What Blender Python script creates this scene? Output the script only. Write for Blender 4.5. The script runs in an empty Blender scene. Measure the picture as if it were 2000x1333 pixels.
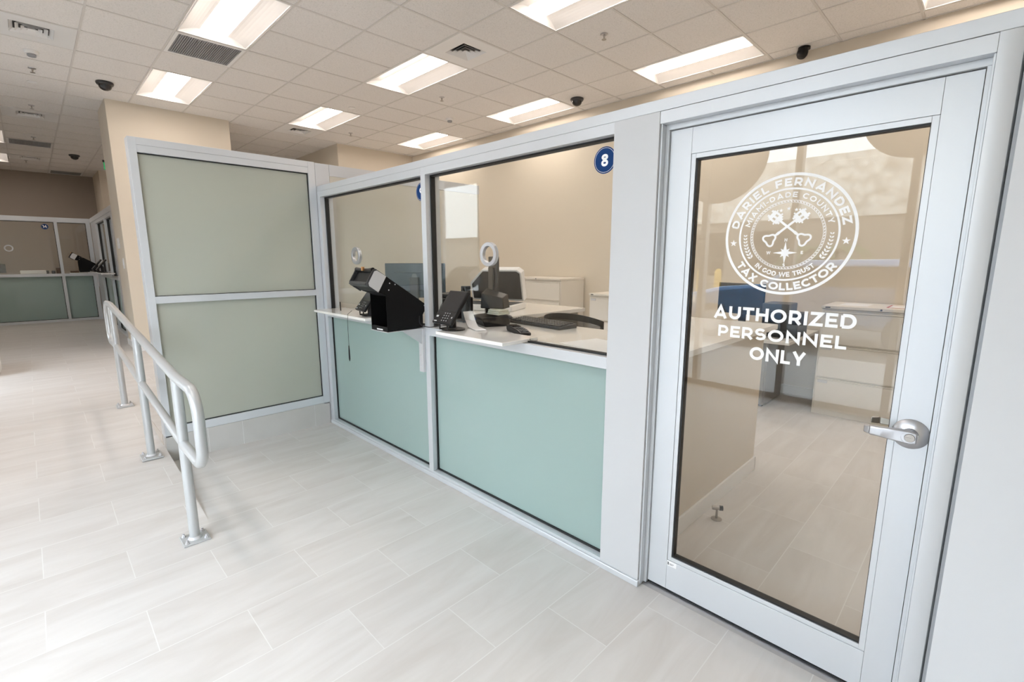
import bpy, bmesh, math, random
from mathutils import Vector, Matrix
random.seed(7)
S = bpy.context.scene
COL = S.collection
PI = math.pi
rad = math.radians

# ------------------------------------------------------------------ camera
YAW, PITCH, ROLL, FPX = 45.058, -9.748, -0.024, 931.7
def cam_axes():
    y, p, r = rad(YAW), rad(PITCH), rad(ROLL)
    fw = Vector((-math.sin(y)*math.cos(p), math.cos(y)*math.cos(p), math.sin(p)))
    rt = Vector((math.cos(y), math.sin(y), 0)); up = rt.cross(fw)
    return rt*math.cos(r)+up*math.sin(r), -rt*math.sin(r)+up*math.cos(r), fw
rt, up, fw = cam_axes()
cd = bpy.data.cameras.new('camera'); cam = bpy.data.objects.new('camera', cd); COL.objects.link(cam)
M = Matrix((rt, up, -fw)).transposed().to_4x4(); M.translation = Vector((2.8138, -1.81, 1.5))
cam.matrix_world = M
cd.sensor_width = 36; cd.lens = FPX/2000*36; cd.clip_start = 0.02; cd.clip_end = 200
S.camera = cam

# ------------------------------------------------------------------ world, exposure
W = bpy.data.worlds.new('world'); S.world = W; W.use_nodes = True
nt = W.node_tree; nt.nodes.clear()
wo = nt.nodes.new('ShaderNodeOutputWorld'); wb = nt.nodes.new('ShaderNodeBackground')
wb.inputs['Color'].default_value = (0.815, 0.885, 1.0, 1); wb.inputs['Strength'].default_value = 10.6
nt.links.new(wb.outputs[0], wo.inputs[0])
S.view_settings.view_transform = 'Standard'; S.view_settings.look = 'None'
S.view_settings.gamma = 1; S.view_settings.use_curve_mapping = False
S.view_settings.exposure = 0.16
LAMP = 18.0            # radiance of the troffer lenses
cy = S.cycles
cy.max_bounces = 14; cy.diffuse_bounces = 6; cy.glossy_bounces = 5; cy.transmission_bounces = 8
cy.transparent_max_bounces = 24; cy.caustics_reflective = False; cy.caustics_refractive = False
cy.sample_clamp_indirect = 8.0; cy.use_denoising = True

sd = bpy.data.lights.new('sun', 'SUN'); sd.energy = 5.0; sd.angle = rad(0.6); sd.color = (1, .96, .90)
sun = bpy.data.objects.new('sun', sd); COL.objects.link(sun); sun.rotation_euler = (rad(-38), 0, rad(-25))

# ------------------------------------------------------------------ materials
def mat(name, col, rough=0.5, metal=0.0, coat=0.0, spec=0.5, emit=None, es=0, trans=0.0, bump=None, noise=None):
    m = bpy.data.materials.new(name); m.use_nodes = True
    n = m.node_tree.nodes; l = m.node_tree.links; b = n['Principled BSDF']
    b.inputs['Base Color'].default_value = (*col, 1); b.inputs['Roughness'].default_value = rough
    b.inputs['Metallic'].default_value = metal; b.inputs['Specular IOR Level'].default_value = spec
    b.inputs['Coat Weight'].default_value = coat; b.inputs['Coat Roughness'].default_value = 0.05
    if emit: b.inputs['Emission Color'].default_value = (*emit, 1); b.inputs['Emission Strength'].default_value = es
    tc = n.new('ShaderNodeTexCoord')
    if noise:   # (scale, amount)
        t = n.new('ShaderNodeTexNoise'); t.inputs['Scale'].default_value = noise[0]; t.inputs['Detail'].default_value = 4
        mx = n.new('ShaderNodeMix'); mx.data_type = 'RGBA'
        mx.inputs['A'].default_value = (*[c*(1-noise[1]) for c in col], 1); mx.inputs['B'].default_value = (*[min(1, c*(1+noise[1])) for c in col], 1)
        l.new(tc.outputs['Object'], t.inputs['Vector']); l.new(t.outputs['Fac'], mx.inputs['Factor']); l.new(mx.outputs['Result'], b.inputs['Base Color'])
    if bump:    # (scale, strength, distance)
        t = n.new('ShaderNodeTexNoise'); t.inputs['Scale'].default_value = bump[0]; t.inputs['Detail'].default_value = 3
        bp = n.new('ShaderNodeBump'); bp.inputs['Strength'].default_value = bump[1]; bp.inputs['Distance'].default_value = bump[2]
        l.new(tc.outputs['Object'], t.inputs['Vector']); l.new(t.outputs['Fac'], bp.inputs['Height']); l.new(bp.outputs['Normal'], b.inputs['Normal'])
    return m

ALU = mat('satin_aluminium', (0.64, 0.665, 0.70), 0.38, 0.35, noise=(3, 0.015))
RAILM = mat('silver_paint', (0.50, 0.51, 0.515), 0.36, 0.3, noise=(9, 0.03))
PANEL = mat('pale_panel', (0.58, 0.59, 0.61), 0.45, 0.1, noise=(2, 0.01))
BEIGE = mat('beige_paint', (0.66, 0.595, 0.50), 0.75, bump=(180, 0.08, 0.002), noise=(1.5, 0.015))
TAUPE = mat('taupe_paint', (0.36, 0.315, 0.275), 0.8, bump=(180, 0.08, 0.002), noise=(1.5, 0.015))
WHITEP = mat('white_paint', (0.80, 0.80, 0.80), 0.5, noise=(2, 0.01))
CABM = mat('cream_steel', (0.72, 0.68, 0.62), 0.4, 0.0, noise=(3, 0.01))
GREYST = mat('grey_steel', (0.30, 0.29, 0.28), 0.4, 0.3, noise=(5, 0.02))
QUARTZ = mat('white_quartz', (0.84, 0.83, 0.81), 0.12, coat=0.3, noise=(60, 0.01))
BLACK = mat('black_plastic', (0.007, 0.007, 0.008), 0.4, spec=0.35, noise=(30, 0.1))
BLACKM = mat('black_sheet_metal', (0.003, 0.003, 0.0035), 0.6, spec=0.2, noise=(30, 0.1))
DARK = mat('dark_plastic', (0.035, 0.035, 0.037), 0.4, noise=(30, 0.1))
DGREY = mat('dark_grey', (0.085, 0.095, 0.105), 0.4, noise=(30, 0.05))
SCREEN = mat('dark_glass', (0.018, 0.018, 0.02), 0.12, spec=0.5, noise=(3, 0.02))
SLATE = mat('slate_plastic', (0.018, 0.034, 0.048), 0.35, noise=(3, 0.02))
KEYW = mat('key_print', (0.6, 0.6, 0.6), 0.5, noise=(9, 0.02))
SILVER = mat('silver_cover', (0.62, 0.62, 0.64), 0.35, 0.3, noise=(9, 0.02))
CHROME = mat('brushed_nickel', (0.52, 0.52, 0.54), 0.32, 1.0, noise=(40, 0.04))
RINGM = mat('anodised_ring', (0.50, 0.51, 0.54), 0.3, 0.7, noise=(40, 0.02))
NICKEL = mat('dull_nickel', (0.40, 0.37, 0.34), 0.33, 1.0, noise=(40, 0.04))
WALLW = mat('cool_white_wall', (0.64, 0.655, 0.68), 0.5, noise=(2, 0.01))
PARTP = mat('partition_reflection_tint', (0.60, 0.565, 0.49), 0.7, noise=(2, 0.01))  # beige greyed to mix in part of the screen's reflection
PAPER = mat('paper', (0.85, 0.85, 0.86), 0.7, noise=(9, 0.01))
CLOTH = mat('folded_cloth', (0.62, 0.63, 0.54), 0.9, noise=(60, 0.05))
WHITEPL = mat('white_plastic', (0.80, 0.80, 0.80), 0.35, noise=(9, 0.01))
VINYL = mat('white_vinyl', (0.93, 0.94, 0.96), 0.6, noise=(9, 0.005))
NAVY = mat('navy_vinyl', (0.004, 0.042, 0.17), 0.6, spec=0.2, noise=(9, 0.01))
GASKET = mat('black_rubber', (0.006, 0.007, 0.008), 0.5, noise=(9, 0.05))
BLUE = mat('blue_plastic', (0.02, 0.07, 0.35), 0.4, noise=(9, 0.02))
GREEN = mat('exit_green', (0.05, 0.5, 0.2), 0.4, emit=(0.05, 0.9, 0.3), es=0.2)
COPPER = mat('copper_clip', (0.6, 0.32, 0.14), 0.3, 0.9, noise=(9, 0.02))
REDP = mat('red_paper', (0.45, 0.08, 0.06), 0.7, noise=(9, 0.02))
BROWN = mat('brown_box', (0.09, 0.04, 0.025), 0.6, noise=(9, 0.05))
DECALP = mat('decal_backing', (0.5, 0.43, 0.35), 0.7, noise=(9, 0.01))
GRILLE = mat('grille_grey', (0.33, 0.34, 0.36), 0.5, 0.3, noise=(9, 0.03))
HOUSE = mat('reflector_white', (0.80, 0.785, 0.77), 0.5, noise=(2, 0.005))
LENS = mat('lamp_lens', (1, 1, 1), 0.5, emit=(1.0, 0.885, 0.80), es=LAMP)
TBAR = mat('tbar_white', (0.66, 0.64, 0.62), 0.5, noise=(2, 0.01))
ASPH = mat('asphalt', (0.16, 0.16, 0.16), 0.9, noise=(20, 0.2))
CONC = mat('sidewalk_concrete', (0.5, 0.48, 0.46), 0.85, noise=(3, 0.08))
STUCCO = mat('stucco', (0.62, 0.55, 0.45), 0.9, noise=(2, 0.04))
STUCCOSH = mat('stucco_shaded', (0.20, 0.17, 0.14), 0.9, noise=(2, 0.04))  # dark tone stands in for the shaded opening below the stone band
WSTUC = mat('white_stucco', (0.85, 0.85, 0.83), 0.9, noise=(2, 0.03))
YELLOW = mat('bollard_yellow', (0.75, 0.45, 0.04), 0.5, noise=(9, 0.05))
CARP = mat('car_blue', (0.08, 0.20, 0.40), 0.2, 0.4, coat=1.0, noise=(3, 0.02))
TYRE = mat('tyre_rubber', (0.02, 0.02, 0.02), 0.8, noise=(9, 0.05))
MULLD = mat('storefront_metal', (0.42, 0.40, 0.38), 0.4, 0.4, noise=(9, 0.03))
LEAF = mat('palm_green', (0.05, 0.11, 0.03), 0.7, noise=(9, 0.2))
TRUNK = mat('palm_trunk', (0.22, 0.17, 0.12), 0.9, noise=(9, 0.2))

def node_mat(name):
    m = bpy.data.materials.new(name); m.use_nodes = True; m.node_tree.nodes.clear()
    n = m.node_tree.nodes; o = n.new('ShaderNodeOutputMaterial'); return m, n, m.node_tree.links, o

def glass_mat(name, tint, boost=1.0):
    # thin architectural pane: see-through with Schlick reflection on each face
    m, n, l, o = node_mat(name)
    g = n.new('ShaderNodeNewGeometry'); d = n.new('ShaderNodeVectorMath'); d.operation = 'DOT_PRODUCT'
    l.new(g.outputs['Normal'], d.inputs[0]); l.new(g.outputs['Incoming'], d.inputs[1])
    a = n.new('ShaderNodeMath'); a.operation = 'ABSOLUTE'; l.new(d.outputs['Value'], a.inputs[0])
    s = n.new('ShaderNodeMath'); s.operation = 'SUBTRACT'; s.inputs[0].default_value = 1.0; l.new(a.outputs[0], s.inputs[1])
    p = n.new('ShaderNodeMath'); p.operation = 'POWER'; p.inputs[1].default_value = 5.0; l.new(s.outputs[0], p.inputs[0])
    f = n.new('ShaderNodeMath'); f.operation = 'MULTIPLY_ADD'; f.inputs[1].default_value = 0.95; f.inputs[2].default_value = 0.043*boost; l.new(p.outputs[0], f.inputs[0])
    t = n.new('ShaderNodeBsdfTransparent'); t.inputs['Color'].default_value = (*tint, 1)
    r = n.new('ShaderNodeBsdfGlossy'); r.inputs['Roughness'].default_value = 0.0
    x = n.new('ShaderNodeMixShader'); l.new(f.outputs[0], x.inputs[0]); l.new(t.outputs[0], x.inputs[1]); l.new(r.outputs[0], x.inputs[2]); l.new(x.outputs[0], o.inputs[0])
    return m
GLASS = glass_mat('clear_glass', (0.965, 0.975, 0.965))
SFGLASS = glass_mat('storefront_glass', (0.95, 0.97, 0.96))

def frost_mat(name, col, tcol, tr=0.3):
    m, n, l, o = node_mat(name)
    b = n.new('ShaderNodeBsdfPrincipled'); b.inputs['Base Color'].default_value = (*col, 1)
    b.inputs['Roughness'].default_value = 0.65; b.inputs['Coat Weight'].default_value = 1.0; b.inputs['Coat Roughness'].default_value = 0.02
    t = n.new('ShaderNodeBsdfTranslucent'); t.inputs['Color'].default_value = (*tcol, 1)
    x = n.new('ShaderNodeMixShader'); x.inputs[0].default_value = tr
    ns = n.new('ShaderNodeTexNoise'); ns.inputs['Scale'].default_value = 300
    bp = n.new('ShaderNodeBump'); bp.inputs['Strength'].default_value = 0.02; bp.inputs['Distance'].default_value = 0.001
    l.new(ns.outputs['Fac'], bp.inputs['Height']); l.new(bp.outputs['Normal'], b.inputs['Normal'])
    l.new(b.outputs[0], x.inputs[1]); l.new(t.outputs[0], x.inputs[2]); l.new(x.outputs[0], o.inputs[0])
    return m
FROST = frost_mat('frosted_teal_glass', (0.42, 0.55, 0.53), (0.66, 0.80, 0.77))
FROSTS = frost_mat('frosted_pale_glass', (0.50, 0.515, 0.455), (0.66, 0.70, 0.62))

def floor_mat():
    m, n, l, o = node_mat('porcelain_plank_tile')
    b = n.new('ShaderNodeBsdfPrincipled'); l.new(b.outputs[0], o.inputs[0])
    tc = n.new('ShaderNodeTexCoord'); sp = n.new('ShaderNodeSeparateXYZ'); cb = n.new('ShaderNodeCombineXYZ')
    l.new(tc.outputs['Object'], sp.inputs[0])
    ax = n.new('ShaderNodeMath'); ax.operation = 'ADD'; ax.inputs[1].default_value = 0.699 + 0.622*20; l.new(sp.outputs['Y'], ax.inputs[0])
    ay = n.new('ShaderNodeMath'); ay.operation = 'ADD'; ay.inputs[1].default_value = -1.0035 + 0.3035*60; l.new(sp.outputs['X'], ay.inputs[0])
    l.new(ax.outputs[0], cb.inputs['X']); l.new(ay.outputs[0], cb.inputs['Y'])
    br = n.new('ShaderNodeTexBrick'); br.offset = 0.5; br.offset_frequency = 2; br.squash = 1
    br.inputs['Scale'].default_value = 1; br.inputs['Mortar Size'].default_value = 0.0019; br.inputs['Mortar Smooth'].default_value = 0.1
    br.inputs['Brick Width'].default_value = 0.622; br.inputs['Row Height'].default_value = 0.3035; br.inputs['Bias'].default_value = 0
    br.inputs['Color1'].default_value = (0.0, 0, 0, 1); br.inputs['Color2'].default_value = (1, 1, 1, 1); br.inputs['Mortar'].default_value = (0.5, 0.5, 0.5, 1)
    l.new(cb.outputs[0], br.inputs['Vector'])
    # streaks stretched along Y, shifted per tile
    mp = n.new('ShaderNodeMapping'); mp.inputs['Scale'].default_value = (5.0, 0.9, 1)
    ad = n.new('ShaderNodeVectorMath'); ad.operation = 'MULTIPLY_ADD'; ad.inputs[1].default_value = (9, 7, 5)
    l.new(br.outputs['Color'], ad.inputs[0]); l.new(tc.outputs['Object'], ad.inputs[2])
    l.new(ad.outputs[0], mp.inputs['Vector'])
    n1 = n.new('ShaderNodeTexNoise'); n1.inputs['Scale'].default_value = 1.6; n1.inputs['Detail'].default_value = 8; n1.inputs['Roughness'].default_value = 0.6; n1.inputs['Distortion'].default_value = 0.7
    l.new(mp.outputs[0], n1.inputs['Vector'])
    rp = n.new('ShaderNodeValToRGB'); rp.color_ramp.elements[0].position = 0.30; rp.color_ramp.elements[0].color = (0.57, 0.54, 0.515, 1)
    rp.color_ramp.elements[1].position = 0.72; rp.color_ramp.elements[1].color = (0.67, 0.65, 0.635, 1)
    l.new(n1.outputs['Fac'], rp.inputs[0])
    hv = n.new('ShaderNodeMix'); hv.data_type = 'RGBA'; hv.blend_type = 'MULTIPLY'; hv.inputs['Factor'].default_value = 1
    tr = n.new('ShaderNodeValToRGB'); tr.color_ramp.elements[0].color = (0.98, 0.975, 0.97, 1); tr.color_ramp.elements[1].color = (1, 1, 1, 1)
    l.new(br.outputs['Color'], tr.inputs[0]); l.new(rp.outputs[0], hv.inputs['A']); l.new(tr.outputs[0], hv.inputs['B'])
    mx = n.new('ShaderNodeMix'); mx.data_type = 'RGBA'; mx.inputs['B'].default_value = (0.70, 0.69, 0.67, 1)
    l.new(br.outputs['Fac'], mx.inputs['Factor']); l.new(hv.outputs['Result'], mx.inputs['A'])
    l.new(mx.outputs['Result'], b.inputs['Base Color'])
    b.inputs['Roughness'].default_value = 0.42; b.inputs['Specular IOR Level'].default_value = 0.5
    bp = n.new('ShaderNodeBump'); bp.inputs['Strength'].default_value = 0.15; bp.inputs['Distance'].default_value = 0.001; bp.invert = True
    l.new(br.outputs['Fac'], bp.inputs['Height']); l.new(bp.outputs['Normal'], b.inputs['Normal'])
    return m
FLOORM = floor_mat()

def ceil_mat():
    m, n, l, o = node_mat('acoustic_tile')
    b = n.new('ShaderNodeBsdfPrincipled'); l.new(b.outputs[0], o.inputs[0]); b.inputs['Roughness'].default_value = 0.9
    tc = n.new('ShaderNodeTexCoord'); t = n.new('ShaderNodeTexNoise'); t.inputs['Scale'].default_value = 95; t.inputs['Detail'].default_value = 5; t.inputs['Roughness'].default_value = 0.7; t.inputs['Distortion'].default_value = 1.2
    l.new(tc.outputs['Object'], t.inputs['Vector'])
    r = n.new('ShaderNodeValToRGB'); r.color_ramp.elements[0].position = 0.36; r.color_ramp.elements[0].color = (0.64, 0.63, 0.61, 1)
    r.color_ramp.elements[1].position = 0.5; r.color_ramp.elements[1].color = (0.80, 0.78, 0.765, 1)
    l.new(t.outputs['Fac'], r.inputs[0]); l.new(r.outputs[0], b.inputs['Base Color'])
    bp = n.new('ShaderNodeBump'); bp.inputs['Strength'].default_value = 0.4; bp.inputs['Distance'].default_value = 0.003
    l.new(t.outputs['Fac'], bp.inputs['Height']); l.new(bp.outputs['Normal'], b.inputs['Normal'])
    return m
CEILM = ceil_mat()

def stone_mat():
    m, n, l, o = node_mat('stone_cladding')
    b = n.new('ShaderNodeBsdfPrincipled'); l.new(b.outputs[0], o.inputs[0]); b.inputs['Roughness'].default_value = 0.9
    tc = n.new('ShaderNodeTexCoord'); v = n.new('ShaderNodeTexVoronoi'); v.inputs['Scale'].default_value = 3.5
    l.new(tc.outputs['Object'], v.inputs['Vector'])
    r = n.new('ShaderNodeValToRGB'); r.color_ramp.elements[0].color = (0.85, 0.83, 0.78, 1); r.color_ramp.elements[1].color = (0.35, 0.31, 0.26, 1)
    l.new(v.outputs['Distance'], r.inputs[0]); l.new(r.outputs[0], b.inputs['Base Color'])
    return m
STONE = stone_mat()

def mesh_fabric():
    m, n, l, o = node_mat('chair_mesh_fabric')
    b = n.new('ShaderNodeBsdfPrincipled'); b.inputs['Base Color'].default_value = (0.05, 0.05, 0.05, 1); b.inputs['Roughness'].default_value = 0.8
    tc = n.new('ShaderNodeTexCoord'); ck = n.new('ShaderNodeTexChecker'); ck.inputs['Scale'].default_value = 170
    t = n.new('ShaderNodeBsdfTransparent'); x = n.new('ShaderNodeMixShader')
    mu = n.new('ShaderNodeMath'); mu.operation = 'MULTIPLY'; mu.inputs[1].default_value = 0.5
    l.new(tc.outputs['Object'], ck.inputs['Vector']); l.new(ck.outputs['Fac'], mu.inputs[0]); l.new(mu.outputs[0], x.inputs[0])
    l.new(b.outputs[0], x.inputs[1]); l.new(t.outputs[0], x.inputs[2]); l.new(x.outputs[0], o.inputs[0])
    return m
MESHF = mesh_fabric()

# ------------------------------------------------------------------ mesh builder
class MB:
    def __init__(s): s.v = []; s.f = []; s.mi = []; s.mats = []; s.cur = 0
    def m(s, material):
        if material not in s.mats: s.mats.append(material)
        s.cur = s.mats.index(material); return s
    def add(s, vs, fs):
        o = len(s.v); s.v += [tuple(v) for v in vs]
        for f in fs: s.f.append([i+o for i in f]); s.mi.append(s.cur)
        return s
    def box(s, x0, x1, y0, y1, z0, z1):
        return s.add([(x0,y0,z0),(x1,y0,z0),(x1,y1,z0),(x0,y1,z0),(x0,y0,z1),(x1,y0,z1),(x1,y1,z1),(x0,y1,z1)],
                     [(0,3,2,1),(4,5,6,7),(0,1,5,4),(1,2,6,5),(2,3,7,6),(3,0,4,7)])
    def hexa(s, p):   # 8 points: bottom 4 ccw, top 4 ccw
        return s.add(p, [(0,3,2,1),(4,5,6,7),(0,1,5,4),(1,2,6,5),(2,3,7,6),(3,0,4,7)])
    def prism(s, poly, ax, a0, a1):
        def mk(p, a): return {'X': (a, p[0], p[1]), 'Y': (p[0], a, p[1]), 'Z': (p[0], p[1], a)}[ax]
        n = len(poly); area = sum(poly[i][0]*poly[(i+1)%n][1]-poly[(i+1)%n][0]*poly[i][1] for i in range(n))
        if area < 0: poly = poly[::-1]
        if ax == 'Y': a0, a1 = a1, a0
        vs = [mk(p, a0) for p in poly]+[mk(p, a1) for p in poly]
        fs = [tuple(range(n-1, -1, -1)), tuple(range(n, 2*n))]+[(i, (i+1)%n, n+(i+1)%n, n+i) for i in range(n)]
        return s.add(vs, fs)
    def tube(s, pts, r, n=14, caps=True, ry=None):
        pts = [Vector(p) for p in pts]; rings = []; prev = None
        for i, p in enumerate(pts):
            a = pts[max(0, i-1)]; b = pts[min(len(pts)-1, i+1)]; t = (b-a).normalized()
            if prev is None:
                q = Vector((0, 0, 1)) if abs(t.z) < .9 else Vector((0, 1, 0)); u = t.cross(q).normalized()
            else: u = (prev - t*prev.dot(t)).normalized()
            prev = u; w = t.cross(u)
            rr = r[i] if isinstance(r, (list, tuple)) else r
            rings.append([p+u*rr*math.cos(2*PI*k/n)+w*rr*math.sin(2*PI*k/n) for k in range(n)])
        vs = [v for ring in rings for v in ring]; fs = []
        for i in range(len(rings)-1):
            for k in range(n): fs.append((i*n+k, i*n+(k+1)%n, (i+1)*n+(k+1)%n, (i+1)*n+k))
        if caps: fs += [tuple(range(n-1, -1, -1)), tuple((len(rings)-1)*n+k for k in range(n))]
        return s.add(vs, fs)
    def cyl(s, p0, p1, r, n=24): return s.tube([p0, p1], r, n)
    def lathe(s, c, axis, prof, n=32):   # prof (radius, height along axis)
        c = Vector(c); t = Vector(axis).normalized(); q = Vector((0, 0, 1)) if abs(t.z) < .9 else Vector((1, 0, 0))
        u = t.cross(q).normalized(); w = t.cross(u)
        vs = []; fs = []
        for (r, h) in prof:
            for k in range(n): vs.append(c+t*h+u*max(r, 1e-5)*math.cos(2*PI*k/n)+w*max(r, 1e-5)*math.sin(2*PI*k/n))
        for i in range(len(prof)-1):
            for k in range(n): fs.append((i*n+k, i*n+(k+1)%n, (i+1)*n+(k+1)%n, (i+1)*n+k))
        return s.add(vs, fs)
    def xf(s, Mx, start=0):
        s.v = s.v[:start]+[tuple(Mx @ Vector(v)) for v in s.v[start:]]; return s

ORG = {}
def tag(o, label=None, cat=None, group=None, kind=None):
    if label: o['label'] = label
    if cat: o['category'] = cat
    if group: o['group'] = group
    if kind: o['kind'] = kind
    return o
def obj(name, mb, material=None, parent=None, bevel=0, smooth=True, loc=None, label=None, segs=2):
    """link the mesh as one object; geometry is given in world coordinates"""
    base = Vector(loc) if loc is not None else (ORG.get(parent.name, Vector((0, 0, 0))) if parent else Vector((0, 0, 0)))
    me = bpy.data.meshes.new(name); me.from_pydata([tuple(Vector(v)-base) for v in mb.v], [], mb.f)
    if mb.mats:
        for m_ in mb.mats: me.materials.append(m_)
        for p, i in zip(me.polygons, mb.mi): p.material_index = i
    else: me.materials.append(material)
    me.update()
    if smooth:
        me.polygons.foreach_set('use_smooth', [True]*len(me.polygons)); me.set_sharp_from_angle(angle=rad(32))
    o = bpy.data.objects.new(name, me); COL.objects.link(o)
    if parent: o.parent = parent; ORG[o.name] = ORG.get(parent.name, Vector((0, 0, 0)))
    else: o.location = base; ORG[o.name] = base
    if bevel:
        b = o.modifiers.new('bevel', 'BEVEL'); b.width = bevel; b.segments = segs; b.limit_method = 'ANGLE'; b.angle_limit = rad(40)
    if label: o['label'] = label
    return o
def thing(name, loc, label=None, cat=None, group=None, kind=None):
    o = bpy.data.objects.new(name, None); COL.objects.link(o); o.location = loc; o.empty_display_size = .1
    ORG[o.name] = Vector(loc); return tag(o, label, cat, group, kind)
def copy_thing(root, loc, rz=0, label=None, group=None):
    r = root.copy(); COL.objects.link(r); r.location = loc; r.rotation_euler = (0, 0, rz); ORG[r.name] = Vector(loc)
    if label: r['label'] = label
    if group: r['group'] = group
    for ch in list(root.children):
        c = ch.copy(); COL.objects.link(c); c.parent = r
        for g in list(ch.children):
            d = g.copy(); COL.objects.link(d); d.parent = c
    return r
def struct(name, mb, m, label=None, cat=None, **k):
    o = obj(name, mb, m, **k); return tag(o, label, cat, kind='structure')
def B(*a): return MB().box(*a)

# ------------------------------------------------------------------ room shell
XL, XPL, XPR, XDR = -1.381, 1.605, 1.8145, 2.751      # fitted along the front partition
ZO, ZS, ZT = 2.0237, 2.0706, 2.1159
H = 3.6
XMIN, XMAX, YMIN, YMAX = -14.05, 3.75, -3.6, 4.08
ZU = 0.19                                              # upper floor level
YR = -1.25                                             # edge of the ramp
f = MB()
XA, XB = -0.26, -2.56                                   # ramp foot and ramp top
f.add([(XA,YMIN,0),(XMAX,YMIN,0),(XMAX,YMAX,0),(XA,YMAX,0)], [(0,1,2,3)])                    # low floor right of the ramp
f.add([(-1.52,YR,0),(XA,YR,0),(XA,YMAX,0),(-1.52,YMAX,0)], [(0,1,2,3)])                    # alcove and office
f.add([(XB,YMIN,ZU),(XA,YMIN,0),(XA,YR,0),(XB,YR,ZU)], [(0,1,2,3)])                          # ramp
f.add([(XA,YR,0),(-1.52,YR,0),(-1.52,YR,ZU*(-0.26+1.52)/2.3)], [(0,1,2)])                 # face of the ramp towards the alcove
f.add([(XMIN,YMIN,ZU),(XB,YMIN,ZU),(XB,YMAX,ZU),(XMIN,YMAX,ZU)], [(0,1,2,3)])                # upper hall
f.add([(XB,YR,ZU),(-1.46,YR,ZU),(-1.46,YMAX,ZU),(XB,YMAX,ZU)], [(0,1,2,3)])                  # landing behind the screen
f.add([(XB,YR,ZU),(-1.46,YR,ZU*1.2/2.3),(-1.46,YR,ZU)], [(0,1,2)])
struct('floor', f, FLOORM, 'pale streaked porcelain floor tiles with a shallow ramp to the upper hall', 'floor', smooth=False)
EDGE = mat('ramp_edge_tile', (0.50, 0.44, 0.39), 0.5, noise=(6, 0.05))
struct('trim_1', MB().prism([(XB, ZU-0.004), (-1.503, ZU*1.22/2.3-0.0), (-1.503, ZU-0.004)], 'Y', YR-0.004, YR+0.01), EDGE, 'taupe tile riser closing the ramp beside the landing', 'trim')

# walls
struct('wall_back', B(-6.02, XMAX, YMAX, YMAX+.1, 0, H+.34), BEIGE, 'beige wall at the back of the office', 'wall')
struct('wall_left', B(XMIN-.1, XMIN, YMIN, YMAX, 0, H+.34), TAUPE, 'taupe wall beyond the far service windows', 'wall')
struct('wall_right', B(XMAX, XMAX+.1, YMIN, YMAX, 0, H+.34), BEIGE, 'beige wall on the right of the office', 'wall')
struct('wall_center', B(-13.9, -6.02, 2.46, YMAX, ZU, H+.34), BEIGE, 'beige wall block rising behind the partition', 'wall')
struct('wall_column', B(-6.63, -5.79, -0.853, 0.62, ZU, H+.34), BEIGE, 'square beige column beside the far service windows', 'column', bevel=.006)
struct('wall_far', B(XMIN, -12.6, -0.385, -0.2, ZU, H+.34), BEIGE, 'short beige return wall past the far windows', 'wall')
bb = MB().box(-6.645, -5.775, -0.868, -0.853, ZU, ZU+.1).box(-5.79, -5.775, -0.853, .62, ZU, ZU+.1)
struct('baseboard_column', bb, WHITEP, 'white baseboard around the beige column', 'baseboard', bevel=.003)
struct('baseboard_back', B(-1.3, XMAX, YMAX-.014, YMAX, 0, .1), WHITEP, 'white baseboard along the back office wall', 'baseboard', bevel=.003)
# daylight side: storefront wall behind the photographer
for i, (a, b) in enumerate([(XMIN, -4.9), (-3.55, -0.55), (3.15, XMAX)]):
    struct('wall_front', B(a, b, YMIN-.15, YMIN, 0, H+.34), BEIGE, 'beige pier between the street windows', 'wall')
struct('wall_front', B(-4.9, -3.55, YMIN-.15, YMIN, 0, .35), BEIGE, 'low beige wall under the street windows', 'wall')
struct('wall_front', B(XMIN, XMAX, YMIN-.15, YMIN, 3.15, H+.34), BEIGE, 'beige band above the street windows', 'wall')
def storefront(nm, label, a, b, z0, z1, n):
    w = thing(nm, ((a+b)/2, YMIN, z0), label, 'window', kind='structure')
    fr = MB().box(a, b, YMIN-.1, YMIN, z0, z0+.06).box(a, b, YMIN-.1, YMIN, z1-.06, z1)
    st = (b-a)/n
    for k in range(n+1):
        x = a+st*k; x0 = max(a, x-.03); fr.box(x0, min(b, x0+.06), YMIN-.1, YMIN, z0+.06, z1-.06)
    obj('frame', fr, MULLD, w, smooth=False)
    obj('glass', B(a+.03, b-.03, YMIN-.056, YMIN-.048, z0+.03, z1-.03), SFGLASS, w, smooth=False)
    return w
struct('wall_front', B(-4.9, -3.55, YMIN-.15, YMIN, 2.85, 3.15), BEIGE, 'beige lintel over the hall street windows', 'wall')
storefront('window_3', 'tall street window opposite the handrail', -4.9, -3.55, .35, 2.85, 1)
sw = storefront('window_4', 'glazed street entrance opposite the staff door', -0.55, 3.15, 0, 3.15, 4)
for x, z, r in ((0.5, 2.62, .5), (2.2, 2.80, .42)):
    obj('round_decal', MB().lathe((x, YMIN-.045, z), (0, 1, 0), [(0, 0), (r, 0), (r, .002), (0, .002)], 48), DECALP, sw)

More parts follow.
